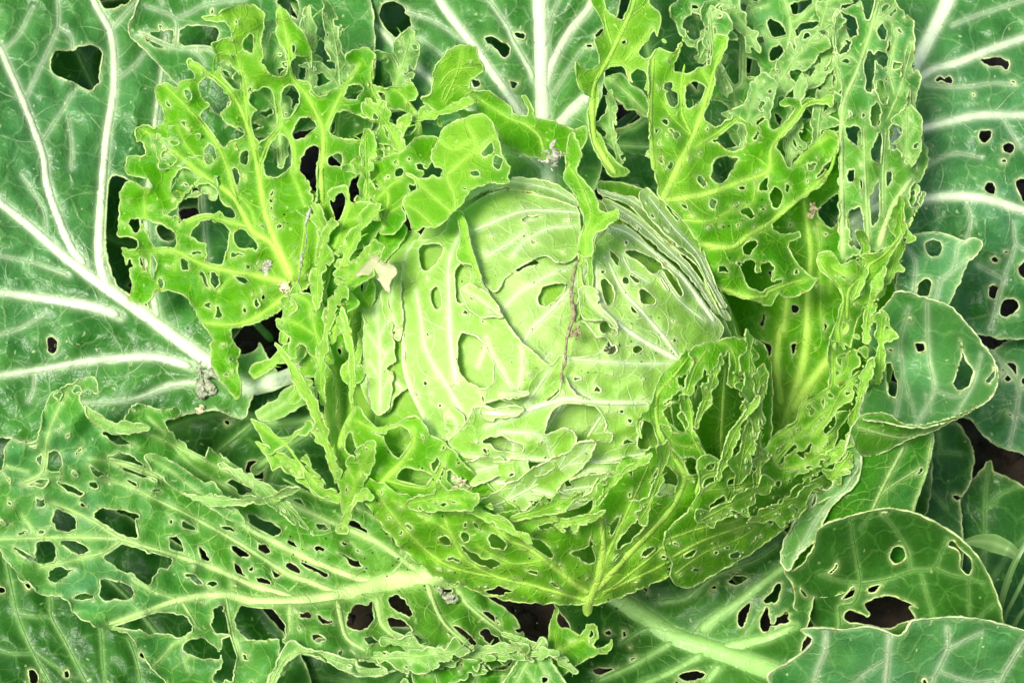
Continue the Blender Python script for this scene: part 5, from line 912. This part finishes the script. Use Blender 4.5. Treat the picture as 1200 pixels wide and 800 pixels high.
# ------------------------------------------------------------------ lacy wrappers under and right of the head
leaf("wrapper_leaf",
 "# 790,440 830,400 890,400 905,440 902,540 890,590 850,600 810,560 790,500", veins=[("# 850,600 845,520 850,430", 4, 2.5), ("# 870,600 875,520 880,430", 3, 2), ("# 830,580 815,520 810,450", 3, 2)], auto=(6, 4, 9, 2.2), depth=ball(12), mat='inner', quilt=3, seed=70, label="shaded lime leaf behind the ribbons right of the head")
leaf("wrapper_leaf",
 "@300,400 390,560 400,440 440,360 470,290 500,330 560,400 660,385 700,360 760,350 790,400 830,450 880,470 940,530 1000,600 1060,640 1120,700 1200,760 @600,400 40,800 @300,400 1130,830 1000,780 860,800 760,790 640,750 600,690 500,660 420,640 370,600",
 veins=[("@300,400 560,700 620,630 680,570 740,480 740,410", 4.5, 2), ("@300,400 380,600 400,440 465,300", 4, 1.8), ("@300,400 600,650 800,690 860,600 900,520", 2.4, 1.3), ("@300,400 470,370 560,410 660,390", 1.8, 1.2), ("@300,400 840,690 1000,720 1120,720", 2, 1.2)],
 holes=["@300,400 415,490 430,430 450,420 460,470 485,530 450,540 420,515", "@300,400 450,590 470,565 500,555 540,610 500,625 460,610", "@300,400 600,450 640,390 700,400 730,440 720,500 680,545 650,540 610,490", "@300,400 655,640 690,595 760,600 820,620 830,660 770,680 700,670", "@300,400 820,580 850,555 890,580 880,620 840,630", "@300,400 895,650 910,600 950,640 1000,690 960,700"],
 auto=(12, 2.5, 6), tone0=0.12, depth=ball(34), mat='inner', quilt=3, ruffle=8, curl=5, crinkle=5, lift=3, seed=71, label="lime wrapper leaf with round holes at the lower left of the head", tone=[(430, 500, 50, 0.15)])
leaf("wrapper_leaf",
 "# 425,560 445,565 470,578 490,582 505,592 540,600 560,592 575,602 600,598 620,608 640,603 665,608 690,604 696,585 700,570 712,556 722,548 733,535 745,536 757,532 750,518 747,505 748,490 760,480 768,455 775,440 795,420 812,408 820,404 808,432 800,452 806,480 812,500 826,530 832,545 845,552 850,570 870,575 890,590 900,600 885,620 850,645 800,668 750,690 720,702 700,708 660,707 600,704 545,688 500,668 460,630 430,590",
 veins=[("# 688,722 690,702 700,680 707,640 703,600", 7, 3), ("# 698,692 740,645 785,598 802,560 787,530 772,505 770,465 790,440 815,408", 5, 2.2), ("# 695,697 675,685 640,657 615,640 600,635 570,610", 4.2, 1.8), ("# 690,704 640,690 580,675 545,655 530,630 520,605", 3.6, 1.6), ("# 700,690 712,650 735,600 760,545", 2.8, 1.5), ("# 705,694 770,665 830,630 880,600", 3, 1.8), ("# 704,698 760,655 800,620 850,590", 2.4, 1.6), ("# 580,676 520,660 470,615 440,575", 2.4, 1.5), ("# 700,610 650,607 600,612", 2, 1.3), ("# 802,562 830,560 860,590", 2, 1.3), ("# 530,625 490,600 460,585", 1.7, 1.2), ("# 640,655 600,660 560,640", 1.6, 1.1)],
 holes=["@600,600 360,150 365,100 385,180 390,230 350,240 300,210 270,180 340,170", "@600,600 500,130 560,60 630,20 610,80 560,130 520,160 490,180", "@600,600 600,210 640,160 700,170 690,190 640,210", "@600,600 690,210 720,200 730,220", "@600,600 540,330 570,305 600,310 590,330", "@600,600 180,380 215,380 225,395 185,395", "@600,600 65,265 110,275 130,290 90,290", "@600,600 0,310 40,315 20,335 -20,330", "@600,600 40,160 120,120 200,200 190,220 130,215 80,190",
  "@300,600 845,120 880,105 930,130 890,155", "@300,600 1060,230 1090,220 1160,210 1130,255 1080,260", "@300,600 895,210 960,220 950,235 900,225", "@600,400 700,330 760,290 790,290 800,330 770,350 800,370 815,420 780,420 740,380", "@600,400 655,640 700,580 760,600 780,640 760,700 690,725 660,690", "@600,400 870,330 890,280 910,300 900,350", "@600,400 880,400 920,370 940,400 900,450", "@600,400 810,560 850,545 880,600 850,660 820,640", "@600,400 1000,70 1020,40 1010,110", "@600,400 605,370 640,370 680,400 690,470 650,500 605,495",
  "@600,400 1010,650 1050,640 1090,670 1080,700 1020,695", "@600,400 920,770 990,720 1000,770 960,800", "@600,400 850,170 890,150 930,210 920,300 890,260 850,250", "@600,400 960,200 1000,220 1050,380 1040,470 990,400", "@600,400 1080,260 1120,200 1150,330 1130,420 1090,380", "@600,400 560,740 590,700 570,690 540,720", "@600,600 470,40 530,10 500,90 460,110", "@600,400 900,470 960,480 1000,520 940,530", "@300,600 700,40 740,80 700,90", "@300,600 960,90 1010,110 980,150", "@300,600 1100,100 1180,130 1160,180 1100,160"],
 warp=2.2, auto=(34, 3, 11, 2.6), depth=ball(46), mat='inner', quilt=3.5, ruffle=18, ruf_len=26, curl=8, crinkle=8, seed=72, tone0=0.2, tone=[(690, 700, 40, 0.15)], label="lacy wrapper leaf cupping the head from below with ribs fanning from its stalk")
leaf("wrapper_leaf",
 "@600,400 870,550 930,530 1000,570 1080,580 1150,540 1200,530 @900,400 30,560 60,600 130,610 240,570 # 975,545 962,565 942,600 905,630 880,648 845,668 805,690 @600,600 740,310 735,290 755,240 712,180 720,100 760,50 820,0 @600,400 840,770 880,690",
 veins=[("@600,600 750,210 900,130 1100,60 1200,20 # 945,580", 2.8, 1.4), ("@600,400 860,720 900,630 1050,600 1150,560", 2.4, 1.4), ("@600,600 720,130 900,70 1050,40 1180,-40", 2, 1.2), ("@600,600 760,290 900,190 1050,130 1150,70", 2, 1.3), ("@600,400 880,700 1000,690 1150,660", 1.8, 1.2)],
 holes=["@600,600 1020,80 1050,70 1070,75 1040,95", "@600,600 1100,70 1140,60 1130,80", "@600,600 930,145 960,140 945,155", "@600,400 1010,650 1050,640 1090,670 1080,700 1020,695", "@600,400 920,770 1000,720 1000,790 950,800", "@600,400 1150,620 1200,630 1190,670 1160,660", "@900,400 30,660 60,650 50,690"],
 auto=(20, 3, 8, 2.4), tone0=0.15, depth=ball(62), mat='inner', crinkle=6, quilt=3, ruffle=12, ruf_len=26, curl=5, seed=77, label="smooth lime wrapper leaf at the lower right of the head")
leaf("wrapper_leaf",
 "@600,400 880,10 950,0 1040,-20 1100,0 1165,70 1130,100 1080,130 1060,210 1030,222 1005,190 1022,120 1000,60 975,100 960,150 945,170 920,160 905,115 890,160 860,200 835,262 800,250 828,150 850,90 832,60",
 veins=[("@600,400 1040,200 1050,100 1020,20 960,0", 2, 1.2), ("@600,400 820,240 860,120 920,30", 2, 1.2), ("@600,400 1050,90 1120,60", 1.4, 1)], holes=["@600,400 1000,60 1018,40 1012,105", "@600,400 865,75 880,70 878,95", "@600,400 1080,90 1100,85 1095,105"], depth=ball(58), mat='inner', quilt=3, ruffle=8, curl=6, crinkle=6, warp=2.2, seed=80, tone=[(860, 400, 40, 0.2)], label="jagged lime leaf piece at the right shoulder of the head")
leaf("wrapper_leaf",
 "@600,400 780,240 815,210 830,260 850,330 845,420 870,470 915,540 880,560 850,540 800,545 760,520 700,430 690,380 720,390 760,430 815,425 825,380 800,330 790,290",
 veins=[("@600,400 900,540 850,450 840,330 810,220", 2, 1.3), ("@600,400 860,500 770,480 700,400", 1.8, 1.2)], depth=ball(54), mat='inner', quilt=2, curl=5, crinkle=5, warp=2.0, seed=81, label="torn lime leaf tongue right of the brown thread, lower right of the head")
leaf("lacy_leaf",
 "@0,400 675,540 720,525 800,560 900,620 960,662 1000,655 1060,740 1125,805 @0,600 1150,60 1050,20 980,-30 @0,400 860,715 770,650 715,600",
 veins=[("@0,400 1100,800 950,720 820,620 700,545", 2, 1.2)], holes=["@0,400 755,635 772,632 770,650"], depth=[(170, 535, 0), (240, 562, -12), (280, 600, -15), (290, 615, -20), (215, 578, -15)], mat='mid', quilt=3, crinkle=5, curl=5, seed=82, cool=[(230, 570, 60, 0.5)], label="raised fold of blade on the upper part of the large lacy leaf")
leaf("lacy_leaf",
 "@0,400 390,300 440,325 500,365 545,390 580,370 700,395 712,412 640,427 570,432 500,415 430,372",
 veins=[("@0,400 700,405 560,405 420,330", 1.4, 1)], depth=[(100, 478, 10), (140, 498, 5), (175, 502, 5), (120, 490, 8)], mat='mid', quilt=1, curl=4, seed=83, side=False, tone0=0.25, label="thin pale tongue at the upper edge of the large lacy leaf")
leaf("lacy_leaf",
 "@300,600 40,835 90,720 160,600 230,635 330,655 440,690 520,690 617,735 612,757 480,767 330,697 250,667 190,667 130,722 80,835",
 veins=[("@300,600 60,830 140,680 240,650 480,735 600,745", 1.6, 1.1)], holes=["@300,600 470,705 540,695 590,728 560,742 490,742"], depth=[(315, 800, 60), (342, 752, 50), (360, 762, 48), (420, 780, 52), (450, 785, 45)], mat='mid', quilt=1, curl=4, rim=1.4, seed=84, side=False, tone0=0.2, cool=[(380, 770, 80, 0.4)], label="curled-up bottom margin of the large lacy leaf")

# ------------------------------------------------------------------ small torn pieces crowding round the head
def shred(cx, cy, ang, L, wd, base, mat, seed, tilt=0.3, name="leaf_shred", nh=None, smooth=False, **kw):
    rnd = random.Random(seed * 13 + 1)
    ca, sa = math.cos(ang), math.sin(ang); bend = rnd.uniform(-0.35, 0.35) * L
    def pt(t, o):
        q = bend * t * t
        return (cx + ca * L * t - sa * (o + q), cy + sa * L * t + ca * (o + q))
    def edge(sg):
        pts = []; t = 0.0; wv = 0.5
        while t < 1.0:
            prof = wd * (0.30 + 0.95 * math.sin(math.pi * min(1, 0.10 + 0.80 * t)) ** 0.7)
            if smooth: k = 1 + rnd.uniform(-0.12, 0.12)
            else:
                u = rnd.random()
                if u < 0.16: k = rnd.uniform(0.08, 0.3)          # eaten back to the rib
                elif u < 0.30: k = rnd.uniform(1.2, 1.6)         # a tongue left standing
                else: k = min(1.2, max(0.4, wv + rnd.gauss(0, 0.16))); wv = k
            pts.append(pt(t, sg * prof * k))
            t += (rnd.uniform(4, 17) if not smooth else 9) / L
        return pts
    n = max(6, int(L / 8)); A = edge(1); B = edge(-1)
    out = A + [pt(1.04, wd * 0.12), pt(1.06, -wd * 0.1)] + B[::-1] + [pt(-0.05, 0)]
    out = crom(np.array(out), True, 3.0) * 0.55 + 0.45 * np.array([q for (p_, r_) in zip(out, out[1:] + out[:1]) for q in np.linspace(p_, r_, max(1, int(math.hypot(r_[0] - p_[0], r_[1] - p_[1]) / 3.0)), endpoint=False)])
    vs = [([pt(t, 0) for t in np.linspace(0, 0.97, 6)], min(2.8, 0.9 + wd * 0.07), 0.9)]
    for k in range(2, n, 2):
        t = k / n; sg = 1 if (k // 2) % 2 else -1
        vs.append(([pt(t, 0), pt(min(t + 0.09, 1), sg * wd * 0.45), pt(min(t + 0.15, 1), sg * wd * 0.9)], 1.2, 0.7))
    ph = rnd.random() * 6.28
    def f(X, Y):
        u = ((X - cx) * ca + (Y - cy) * sa) / L; v = (-(X - cx) * sa + (Y - cy) * ca) / wd
        return base(X, Y) + tilt * L * u + 0.30 * wd * v * math.sin(ph) + 0.22 * wd * v * v + 0.05 * L * np.sin(u * 7 + ph)
    nh_ = nh if nh is not None else max(3, int(L * wd / 150))
    kw.setdefault('crinkle', 3.5); kw.setdefault('ruffle', wd * 0.35); kw.setdefault('curl', 5)
    return leaf(name, out, veins=vs, depth=f, mat=mat, seed=seed, auto=(nh_, 2.4, max(3.6, wd * 0.55), 2.4), ruf_len=24, quilt=2, warp=1.8, side=False, sharp=True, **kw)
flat = lambda w0, gx=0.0, gy=0.0, x0=0, y0=0: (lambda X, Y: w0 + gx * (X - x0) + gy * (Y - y0))
rs = random.Random(2024); sd = 200
def ring(spots, base, mat, **kw):
    global sd
    for (x, y, deg, L, wd) in spots:
        sd += 1
        shred(x, y, math.radians(deg + rs.uniform(-12, 12)), L * rs.uniform(0.85, 1.15), wd * rs.uniform(0.85, 1.2), base, mat, sd, tilt=rs.uniform(0.1, 0.45), tone0=rs.choice((0, 0, 0.05, 0.15)), **kw)
# left of the head, standing up
ring([(392, 560, -98, 150, 10), (405, 600, -80, 80, 13), (378, 470, -95, 130, 9), (390, 400, -85, 110, 11), (396, 330, -85, 90, 11), (372, 360, -105, 90, 10), (412, 470, -92, 110, 8), (384, 300, -95, 90, 10)], ball(44), 'inner')
# lower left rim
ring([(430, 575, 150, 60, 13), (480, 590, -20, 80, 11), (545, 596, 5, 80, 9), (600, 608, -5, 90, 8), (650, 612, 5, 60, 8)], ball(56), 'inner')
# right shoulder and flank
ring([(862, 590, -92, 150, 9), (886, 575, -86, 150, 9), (842, 560, -75, 110, 8), (815, 500, -60, 90, 10), (872, 480, -80, 90, 11)], ball(62), 'inner')
# lower right fringe
ring([(820, 610, -20, 90, 13), (880, 610, -30, 80, 12), (750, 610, -55, 90, 8), (915, 590, -45, 80, 12), (700, 590, -60, 70, 7)], ball(72), 'inner')
# between the right ribs and the folded leaf
ring([(975, 560, -60, 90, 14), (1000, 500, -75, 90, 13), (1015, 400, -95, 80, 12), (1000, 350, -60, 80, 13), (1040, 330, -70, 90, 12), (1030, 450, -95, 80, 11), (945, 560, -40, 80, 13)], flat(32, -0.1, 0.12, 980, 450), 'inner')
# upper left, between the lacy leaf and the head
ring([(430, 235, -100, 90, 17), (455, 200, -75, 80, 18), (470, 175, -120, 70, 15), (485, 140, -20, 70, 13)], flat(-5, 0.25, 0.5, 440, 190), 'inner')
# behind the upper left lacy leaf
ring([(330, 190, -95, 150, 22), (395, 170, -75, 140, 22), (285, 150, -110, 120, 20), (440, 150, -60, 120, 20), (250, 230, -130, 110, 18), (365, 110, -100, 110, 18)], flat(-125, 0.0, 0.3, 340, 120), 'mid', cool=[(330, 60, 130, 0.4)])
# upper right tangle
ring([(870, 200, -100, 100, 17), (920, 210, -80, 110, 17), (960, 200, -95, 110, 16), (900, 120, -70, 90, 16), (850, 110, -110, 90, 15), (940, 110, -60, 100, 16), (980, 110, -100, 100, 14), (820, 70, -60, 80, 15), (890, 60, -120, 80, 14), (960, 50, -80, 80, 15), (1010, 180, -80, 110, 13), (1040, 170, -85, 110, 12), (1060, 250, -95, 110, 12), (760, 180, -40, 70, 13), (725, 190, -120, 70, 12)], flat(-70, 0.0, 0.28, 900, 130), 'mid', cool=[(900, 60, 160, 0.4)])
# bottom fringe
ring([(430, 770, -5, 110, 13), (500, 778, -8, 110, 13), (560, 770, 5, 100, 12), (590, 742, 25, 90, 10), (450, 748, 12, 90, 9)], flat(22, 0, 0.35, 520, 760), 'mid', crinkle=2.5, ruffle=4)
# crumpled top edge of the large lower left leaf
ring([(260, 545, 25, 130, 8), (220, 580, 26, 130, 7)], flat(2, -0.12, 0.05, 200, 560), 'mid', cool=[(120, 560, 150, 0.6)])
# left centre scraps
ring([(300, 440, -30, 80, 13), (340, 470, -50, 70, 12), (300, 520, 20, 80, 12), (330, 400, -60, 70, 12), (350, 560, 30, 70, 11)], flat(-35, 0.3, 0.0, 320, 460), 'inner')
for k, (o_, v_, off, lb) in enumerate([
 ("@600,400 -60,225 0,228 80,238 84,246 50,258 0,272 -60,270", "@600,400 -50,250 20,248 75,242", 26, "small curled tongue of leaf at the middle of the head"),
 ("@300,400 880,330 910,310 960,330 980,370 960,410 930,470 900,460 890,400", "@300,400 920,460 940,390 900,330", 20, "little torn flap at the lower left of the head"),
 ("@300,400 1060,300 1100,320 1200,300 @600,400 60,315 30,345 -40,360 @300,400 1100,370 1050,345", "@300,400 1070,330 1180,330 @600,400 40,325", 25, "narrow torn lip below the window in the head"),
 ("@300,200 690,430 640,440 600,520 590,640 620,720 670,800 690,700 680,560", "@300,200 680,780 630,640 660,470", 12, "outer pale fold at the left flank of the head"),
 ("@600,200 310,560 340,540 400,560 420,640 470,690 500,740 440,700 380,700 330,690", "@600,200 480,720 400,650 340,570", 22, "bruised yellow-green shred right of the brown thread"),
 ("@300,200 960,560 1000,530 1060,560 1110,600 1160,690 1120,680 1060,690 1000,650", "@300,200 1140,670 1060,610 980,560", 20, "pale puckered patch at the left middle of the head")]):
    leaf("head_leaf", o_, veins=[(v_, 1.6, 1)], depth=ball(off), seed=500 + k, **HD, side=False, auto=(2, 2.2, 4), label=lb)
# layered strips on the head itself
for k, (x, y, deg, L, wd, off) in enumerate([(560, 600, -20, 150, 14, 29), (660, 575, -12, 140, 13, 30), (445, 480, -88, 150, 14, 14), (590, 545, 172, 110, 13, 27)]):
    shred(x, y, math.radians(deg), L, wd, ball(off), 'head', 400 + k, tilt=0.03, name="head_leaf_strip", nh=2, tone0=0.3, smooth=True, crinkle=2, ruffle=3, curl=3)

# ------------------------------------------------------------------ small things
def tube(name, pts, rad, mat, parent=None, sides=8, jit=0.0, seed=0, flat=1.0):
    p = np.array(pts, float)
    c = np.stack([crom(p[:, [0, 1]], False, 2.0)], 0)[0] if False else None
    rnd = random.Random(seed); n = len(p)
    tg = np.gradient(p, axis=0); tg /= np.linalg.norm(tg, axis=1, keepdims=True) + 1e-12
    s1 = np.cross(tg, NV + 0.01); s1 /= np.linalg.norm(s1, axis=1, keepdims=True) + 1e-12
    s2 = np.cross(tg, s1)
    rad = np.asarray(rad, float) * np.ones(n)
    V = []
    for i in range(n):
        for k in range(sides):
            a = k / sides * 6.2832; r = rad[i] * (1 + jit * (rnd.random() - 0.5))
            V.append(p[i] + r * math.cos(a) * s1[i] + r * flat * math.sin(a) * s2[i])
    g = np.arange(n * sides).reshape(n, sides); F = []
    for i in range(n - 1):
        for k in range(sides): F.append((g[i, k], g[i, (k + 1) % sides], g[i + 1, (k + 1) % sides], g[i + 1, k]))
    return mesh_obj(name, V, F, mat, parent)

def px_line(s, w, step=2.5, seed=0, amp=1.0):
    pl = crom(P(s), False, step)
    t = np.linspace(0, 1, len(pl)); k = np.linspace(0, 1, len(w))
    ww = np.interp(t, k, w)
    pl = pl + amp * np.stack([noise(t * 14, t * 0 + 2, seed), noise(t * 14, t * 0 + 7, seed)], 1)
    return to_world(pl[:, 0], pl[:, 1], ww + amp * noise(t * 10, t * 0 + 4, seed))

M_DRY = plain_material("withered_tissue", (0.13, 0.10, 0.05), (0.40, 0.36, 0.18), 500, 0.8, 0.6)
M_GREY = plain_material("withered_grey", (0.14, 0.16, 0.10), (0.56, 0.60, 0.40), 420, 0.75, 0.7)
M_FRASS = plain_material("caterpillar_droppings", (0.02, 0.025, 0.012), (0.06, 0.07, 0.03), 300, 0.7, 0.3)

hb = ball(0)
def on_head(s, off, step=2.5, seed=0, amp=1.0):
    pl = crom(P(s), False, step); t = np.linspace(0, 1, len(pl))
    pl = pl + amp * np.stack([noise(t * 14, t * 0 + 2, seed), noise(t * 14, t * 0 + 7, seed)], 1)
    return to_world(pl[:, 0], pl[:, 1], hb(pl[:, 0], pl[:, 1]) + off + amp * noise(t * 11, t * 0 + 3, seed))

p = on_head("@600,200 440,278 380,340 330,395 300,450 285,520 278,600 290,690 270,740 255,800 @600,400 252,40 250,90 235,140 238,190", 32, seed=3, amp=1.6)
n = len(p); r = PX * (1.2 + 1.1 * np.exp(-((np.linspace(0, 1, n) - 0.55) / 0.13) ** 2) + 0.6 * np.abs(noise(np.linspace(0, 22, n), np.zeros(n), 4)))
tag(tube("withered_thread", p, r, M_DRY, jit=0.5, seed=4, sides=6), "brown withered vein thread hanging down the front of the head", "plant thread")
p = px_line("@300,200 255,175 240,215 232,262 238,310 225,370 212,420 208,460 200,520", [40, 35, 30, 20, 0], seed=6, amp=1.6)
n = len(p); r = PX * (0.8 + 2.2 * np.exp(-((np.linspace(0, 1, n) - 0.1) / 0.09) ** 2) + 2.0 * np.exp(-((np.linspace(0, 1, n) - 0.68) / 0.06) ** 2))
tag(tube("withered_thread", p, r, M_GREY, jit=0.7, seed=7, sides=6), "grey shrivelled thread hanging on the upper left lacy leaf", "plant thread")

def crumple(name, cx, cy, w, size, seed, mat, label, cat="plant scrap"):
    n = 17; V = []; F = []
    for j in range(n):
        for i in range(n):
            u, v = i / (n - 1) - 0.5, j / (n - 1) - 0.5
            a = 1.1 * float(noise(u * 3, v * 3, seed)); q = 1.0 + 0.9 * float(noise(u * 2.2 + 4, v * 2.2, seed))
            x = cx + size[0] * q * (u * math.cos(a) - v * math.sin(a)); y = cy + size[1] * q * (u * math.sin(a) + v * math.cos(a))
            z = w + 2 + size[0] * (0.22 * abs(float(noise(u * 4, v * 4, seed + 3))) + 0.10 * float(noise(u * 11, v * 11, seed + 5)))
            V.append((x, y, z))
    V = np.array(V)
    for j in range(n - 1):
        for i in range(n - 1):
            u, v = (i + .5) / (n - 1) - 0.5, (j + .5) / (n - 1) - 0.5
            if math.hypot(u, v) > 0.36 + 0.30 * float(noise(math.cos(math.atan2(v, u)) * 1.6, math.sin(math.atan2(v, u)) * 1.6, seed)): continue
            if float(noise(u * 6 + 9, v * 6, seed)) > 0.36: continue
            a = j * n + i; F.append((a, a + 1, a + n + 1, a + n))
    o = mesh_obj(name, to_world(V[:, 0], V[:, 1], V[:, 2]), F, mat)
    md = o.modifiers.new("thickness", 'SOLIDIFY'); md.thickness = 0.0005
    return tag(o, label, cat)
M_CREAM = plain_material("cream_scrap", (0.5, 0.46, 0.24), (0.68, 0.64, 0.4), 300)
def H_(x, y, o): return float(hb(np.array(x), np.array(y))) + o
crumple("withered_scrap", 240, 448, SURF[11](240, 448) + 4, (38, 40), 21, M_GREY, "grey-white shrivelled scrap lying on the left midrib")
crumple("withered_scrap", 235, 479, SURF[11](235, 479) + 2, (16, 16), 22, M_CREAM, "small cream scrap just below the shrivelled grey one on the left leaf")
crumple("withered_scrap", 648, 182, 150, (30, 26), 23, M_GREY, "dry grey tuft on top of the head by the draped tatter")
crumple("withered_scrap", 332, 336, SURF[23](332, 336) + 3, (17, 18), 24, M_CREAM, "cream coloured crumb where the veins of the left lacy leaf meet")
crumple("withered_scrap", 312, 313, SURF[23](312, 313) + 1, (20, 18), 25, M_GREY, "greyish crumbly patch on the left lacy leaf beside its veins")
crumple("withered_scrap", 952, 245, SURF[27](952, 240) + 6, (17, 22), 26, M_DRY, "brown dry scrap caught on the upper right lacy leaf")
crumple("withered_scrap", 675, 388, H_(675, 388, 30), (13, 18), 27, M_DRY, "brown dry bits at the lower part of the thread on the head")
crumple("withered_scrap", 714, 407, H_(714, 407, 16), (16, 16), 28, M_FRASS, "dark dry speck in a hole on the right of the head")
crumple("withered_scrap", 541, 566, SURF[71](541, 566) + 3, (22, 14), 29, M_CREAM, "pale dry scrap on the lower left wrapper leaf")
crumple("withered_scrap", 523, 697, SURF[41](523, 697) + 2, (24, 16), 30, M_GREY, "grey rotted patch at the foot of the large lacy leaf")
crumple("withered_scrap", 640, 598, H_(640, 598, 44), (40, 12), 31, M_CREAM, "straw coloured dry edge below the head on the lacy wrapper")

# droppings and specks on the head, too many to count
rnd = random.Random(77); V = []; T = []
ico = [(0, 0, 1), (.9, 0, .2), (.25, .85, .25), (-.75, .5, .2), (-.75, -.5, .3), (.25, -.85, .2), (0, 0, -.8)]
fi = [(0, 1, 2), (0, 2, 3), (0, 3, 4), (0, 4, 5), (0, 5, 1), (6, 2, 1), (6, 3, 2), (6, 4, 3), (6, 5, 4), (6, 1, 5)]
spots = [(567, 254, 9, 26), (600, 330, 60, 16), (740, 330, 50, 22), (770, 380, 40, 14), (730, 440, 30, 14), (560, 420, 30, 8), (700, 480, 60, 14), (640, 560, 70, 14), (860, 470, 25, 8), (500, 600, 50, 12), (620, 640, 60, 12)]
for cx, cy, sp, cnt in spots:
    for _ in range(cnt):
        x, y = rnd.gauss(cx, sp), rnd.gauss(cy, sp * 0.7); r = rnd.uniform(0.5, 1.3)
        w = float(hb(np.array(x), np.array(y))) + (8 if y < 300 else 20 if y < 520 else 48)
        b = len(V)
        for a_, b_, c_ in ico: V.append((x + r * a_, y + r * b_, w + r * c_))
        T += [(b + i, b + j, b + k) for i, j, k in fi]
for sd_, cx, cy, sp, cnt in ((41, 480, 680, 30, 40), (41, 380, 640, 60, 24), (40, 720, 715, 40, 26), (72, 620, 670, 70, 30), (71, 520, 560, 50, 18), (27, 860, 270, 50, 14), (23, 300, 280, 60, 20)):
    for _ in range(cnt):
        x, y = rnd.gauss(cx, sp), rnd.gauss(cy, sp * 0.6); r = rnd.uniform(0.5, 1.7); w = SURF[sd_](x, y) + 0.5; b = len(V)
        for a_, b_, c_ in ico: V.append((x + r * a_, y + r * b_, w + r * c_))
        T += [(b + i, b + j, b + k) for i, j, k in fi]
V = np.array(V)
tag(mesh_obj("droppings", to_world(V[:, 0], V[:, 1], V[:, 2]), T, M_FRASS), "tiny dark caterpillar droppings scattered over the head and leaves", "droppings", kind="stuff")

# water drops on the left leaf
def glass():
    m = bpy.data.materials.new("water"); m.use_nodes = True
    pr = m.node_tree.nodes["Principled BSDF"]
    pr.inputs["Base Color"].default_value = (0.95, 1, 0.97, 1); pr.inputs["Roughness"].default_value = 0.03
    pr.inputs["IOR"].default_value = 1.33; pr.inputs["Transmission Weight"].default_value = 1.0
    return m

V = []; T = []
for _ in range(46):
    x, y = rnd.choice([(rnd.gauss(85, 14), rnd.gauss(275, 22)), (rnd.gauss(150, 50), rnd.gauss(430, 12)), (rnd.gauss(40, 25), rnd.gauss(330, 60))])
    r = rnd.uniform(0.7, 2.4); w = SURF[11](x, y); b = len(V)
    for j in range(4):
        th = j / 3 * math.pi / 2
        for i in range(8):
            ph = i / 8 * 6.283; V.append((x + r * math.cos(th) * math.cos(ph), y + r * math.cos(th) * math.sin(ph), w + 0.2 + 0.75 * r * math.sin(th)))
    for j in range(3):
        for i in range(8): T.append((b + j * 8 + i, b + j * 8 + (i + 1) % 8, b + (j + 1) * 8 + (i + 1) % 8, b + (j + 1) * 8 + i))
V = np.array(V)
tag(mesh_obj("water_drops", to_world(V[:, 0], V[:, 1], V[:, 2]), T, glass()), "tiny water drops beaded on the broad left leaf", "water drops", kind="stuff")

# grass weed at the right edge
M_GRASS = leaf_material("weed_grass", (0.10, 0.24, 0.05), (0.20, 0.38, 0.11), (0.3, 0.45, 0.15), (0.34, 0.5, 0.2), RIM, (0.25, 0.6, 0.06), net=0.0, spots=0.0, bump=0.1)
weed = bpy.data.objects.new("grass_weed", None)
wp = to_world(1165.0, 770.0, -150.0); weed.location = (wp[0], wp[1], 0.0)
scene.collection.objects.link(weed)
tag(weed, "thin green grass weed with bent blades beside the rounded right leaf", "weed")
WL = np.array([wp[0], wp[1], 0.0])
def blade(nm, s, w, hw):
    pl = crom(P(s), False, 4.0); t = np.linspace(0, 1, len(pl)); ww = np.interp(t, np.linspace(0, 1, len(w)), w)
    hh = np.interp(t, np.linspace(0, 1, len(hw)), hw)
    tx, ty = np.gradient(pl[:, 0]), np.gradient(pl[:, 1]); L = np.hypot(tx, ty)
    tt = np.array([-1, -0.5, 0, 0.5, 1.0])
    xs = pl[:, 0, None] - (ty / L * hh)[:, None] * tt; ys = pl[:, 1, None] + (tx / L * hh)[:, None] * tt
    ws = ww[:, None] + 0.35 * hh[:, None] * np.abs(tt)
    g = np.arange(xs.size).reshape(xs.shape)
    F = np.stack([g[:-1, :-1].ravel(), g[:-1, 1:].ravel(), g[1:, 1:].ravel(), g[1:, :-1].ravel()], 1)
    z = np.zeros(xs.size); v = (np.ones(len(pl))[:, None] * np.array([0.2, 0, 0.5, 0, 0.2])).ravel()
    return mesh_obj(nm, to_world(xs, ys, ws).reshape(-1, 3) - WL, F, M_GRASS, weed, {"vein": ('FLOAT', v), "rim": ('FLOAT', z), "tone": ('FLOAT', z + 0.1), "px": ('FLOAT_VECTOR', np.stack([xs, ys, ws], -1).reshape(-1, 3))})
blade("blade", "@900,600 1180,215 1130,175 1040,140 950,135 890,150", [-55, -45, -60, -80, -90], [4, 9, 11, 7, 0.5])
blade("stem", "# 1162,775 1168,745 @900,600 1090,440 1130,300 1180,190 1230,120", [-170, -120, -90, -70, -50, -50], [2.5, 3, 3.5, 4, 3.5, 3])
blade("blade", "# 1170,772 1175,735 @900,600 1120,470 1170,370 1230,250 1290,170", [-165, -130, -110, -95, -90, -90], [1.5, 2, 2.4, 2.4, 2, 1])
blade("blade", "# 1168,775 1185,740 @900,600 1190,470 1260,400", [-160, -130, -110, -100], [2, 2.6, 2.6, 1])
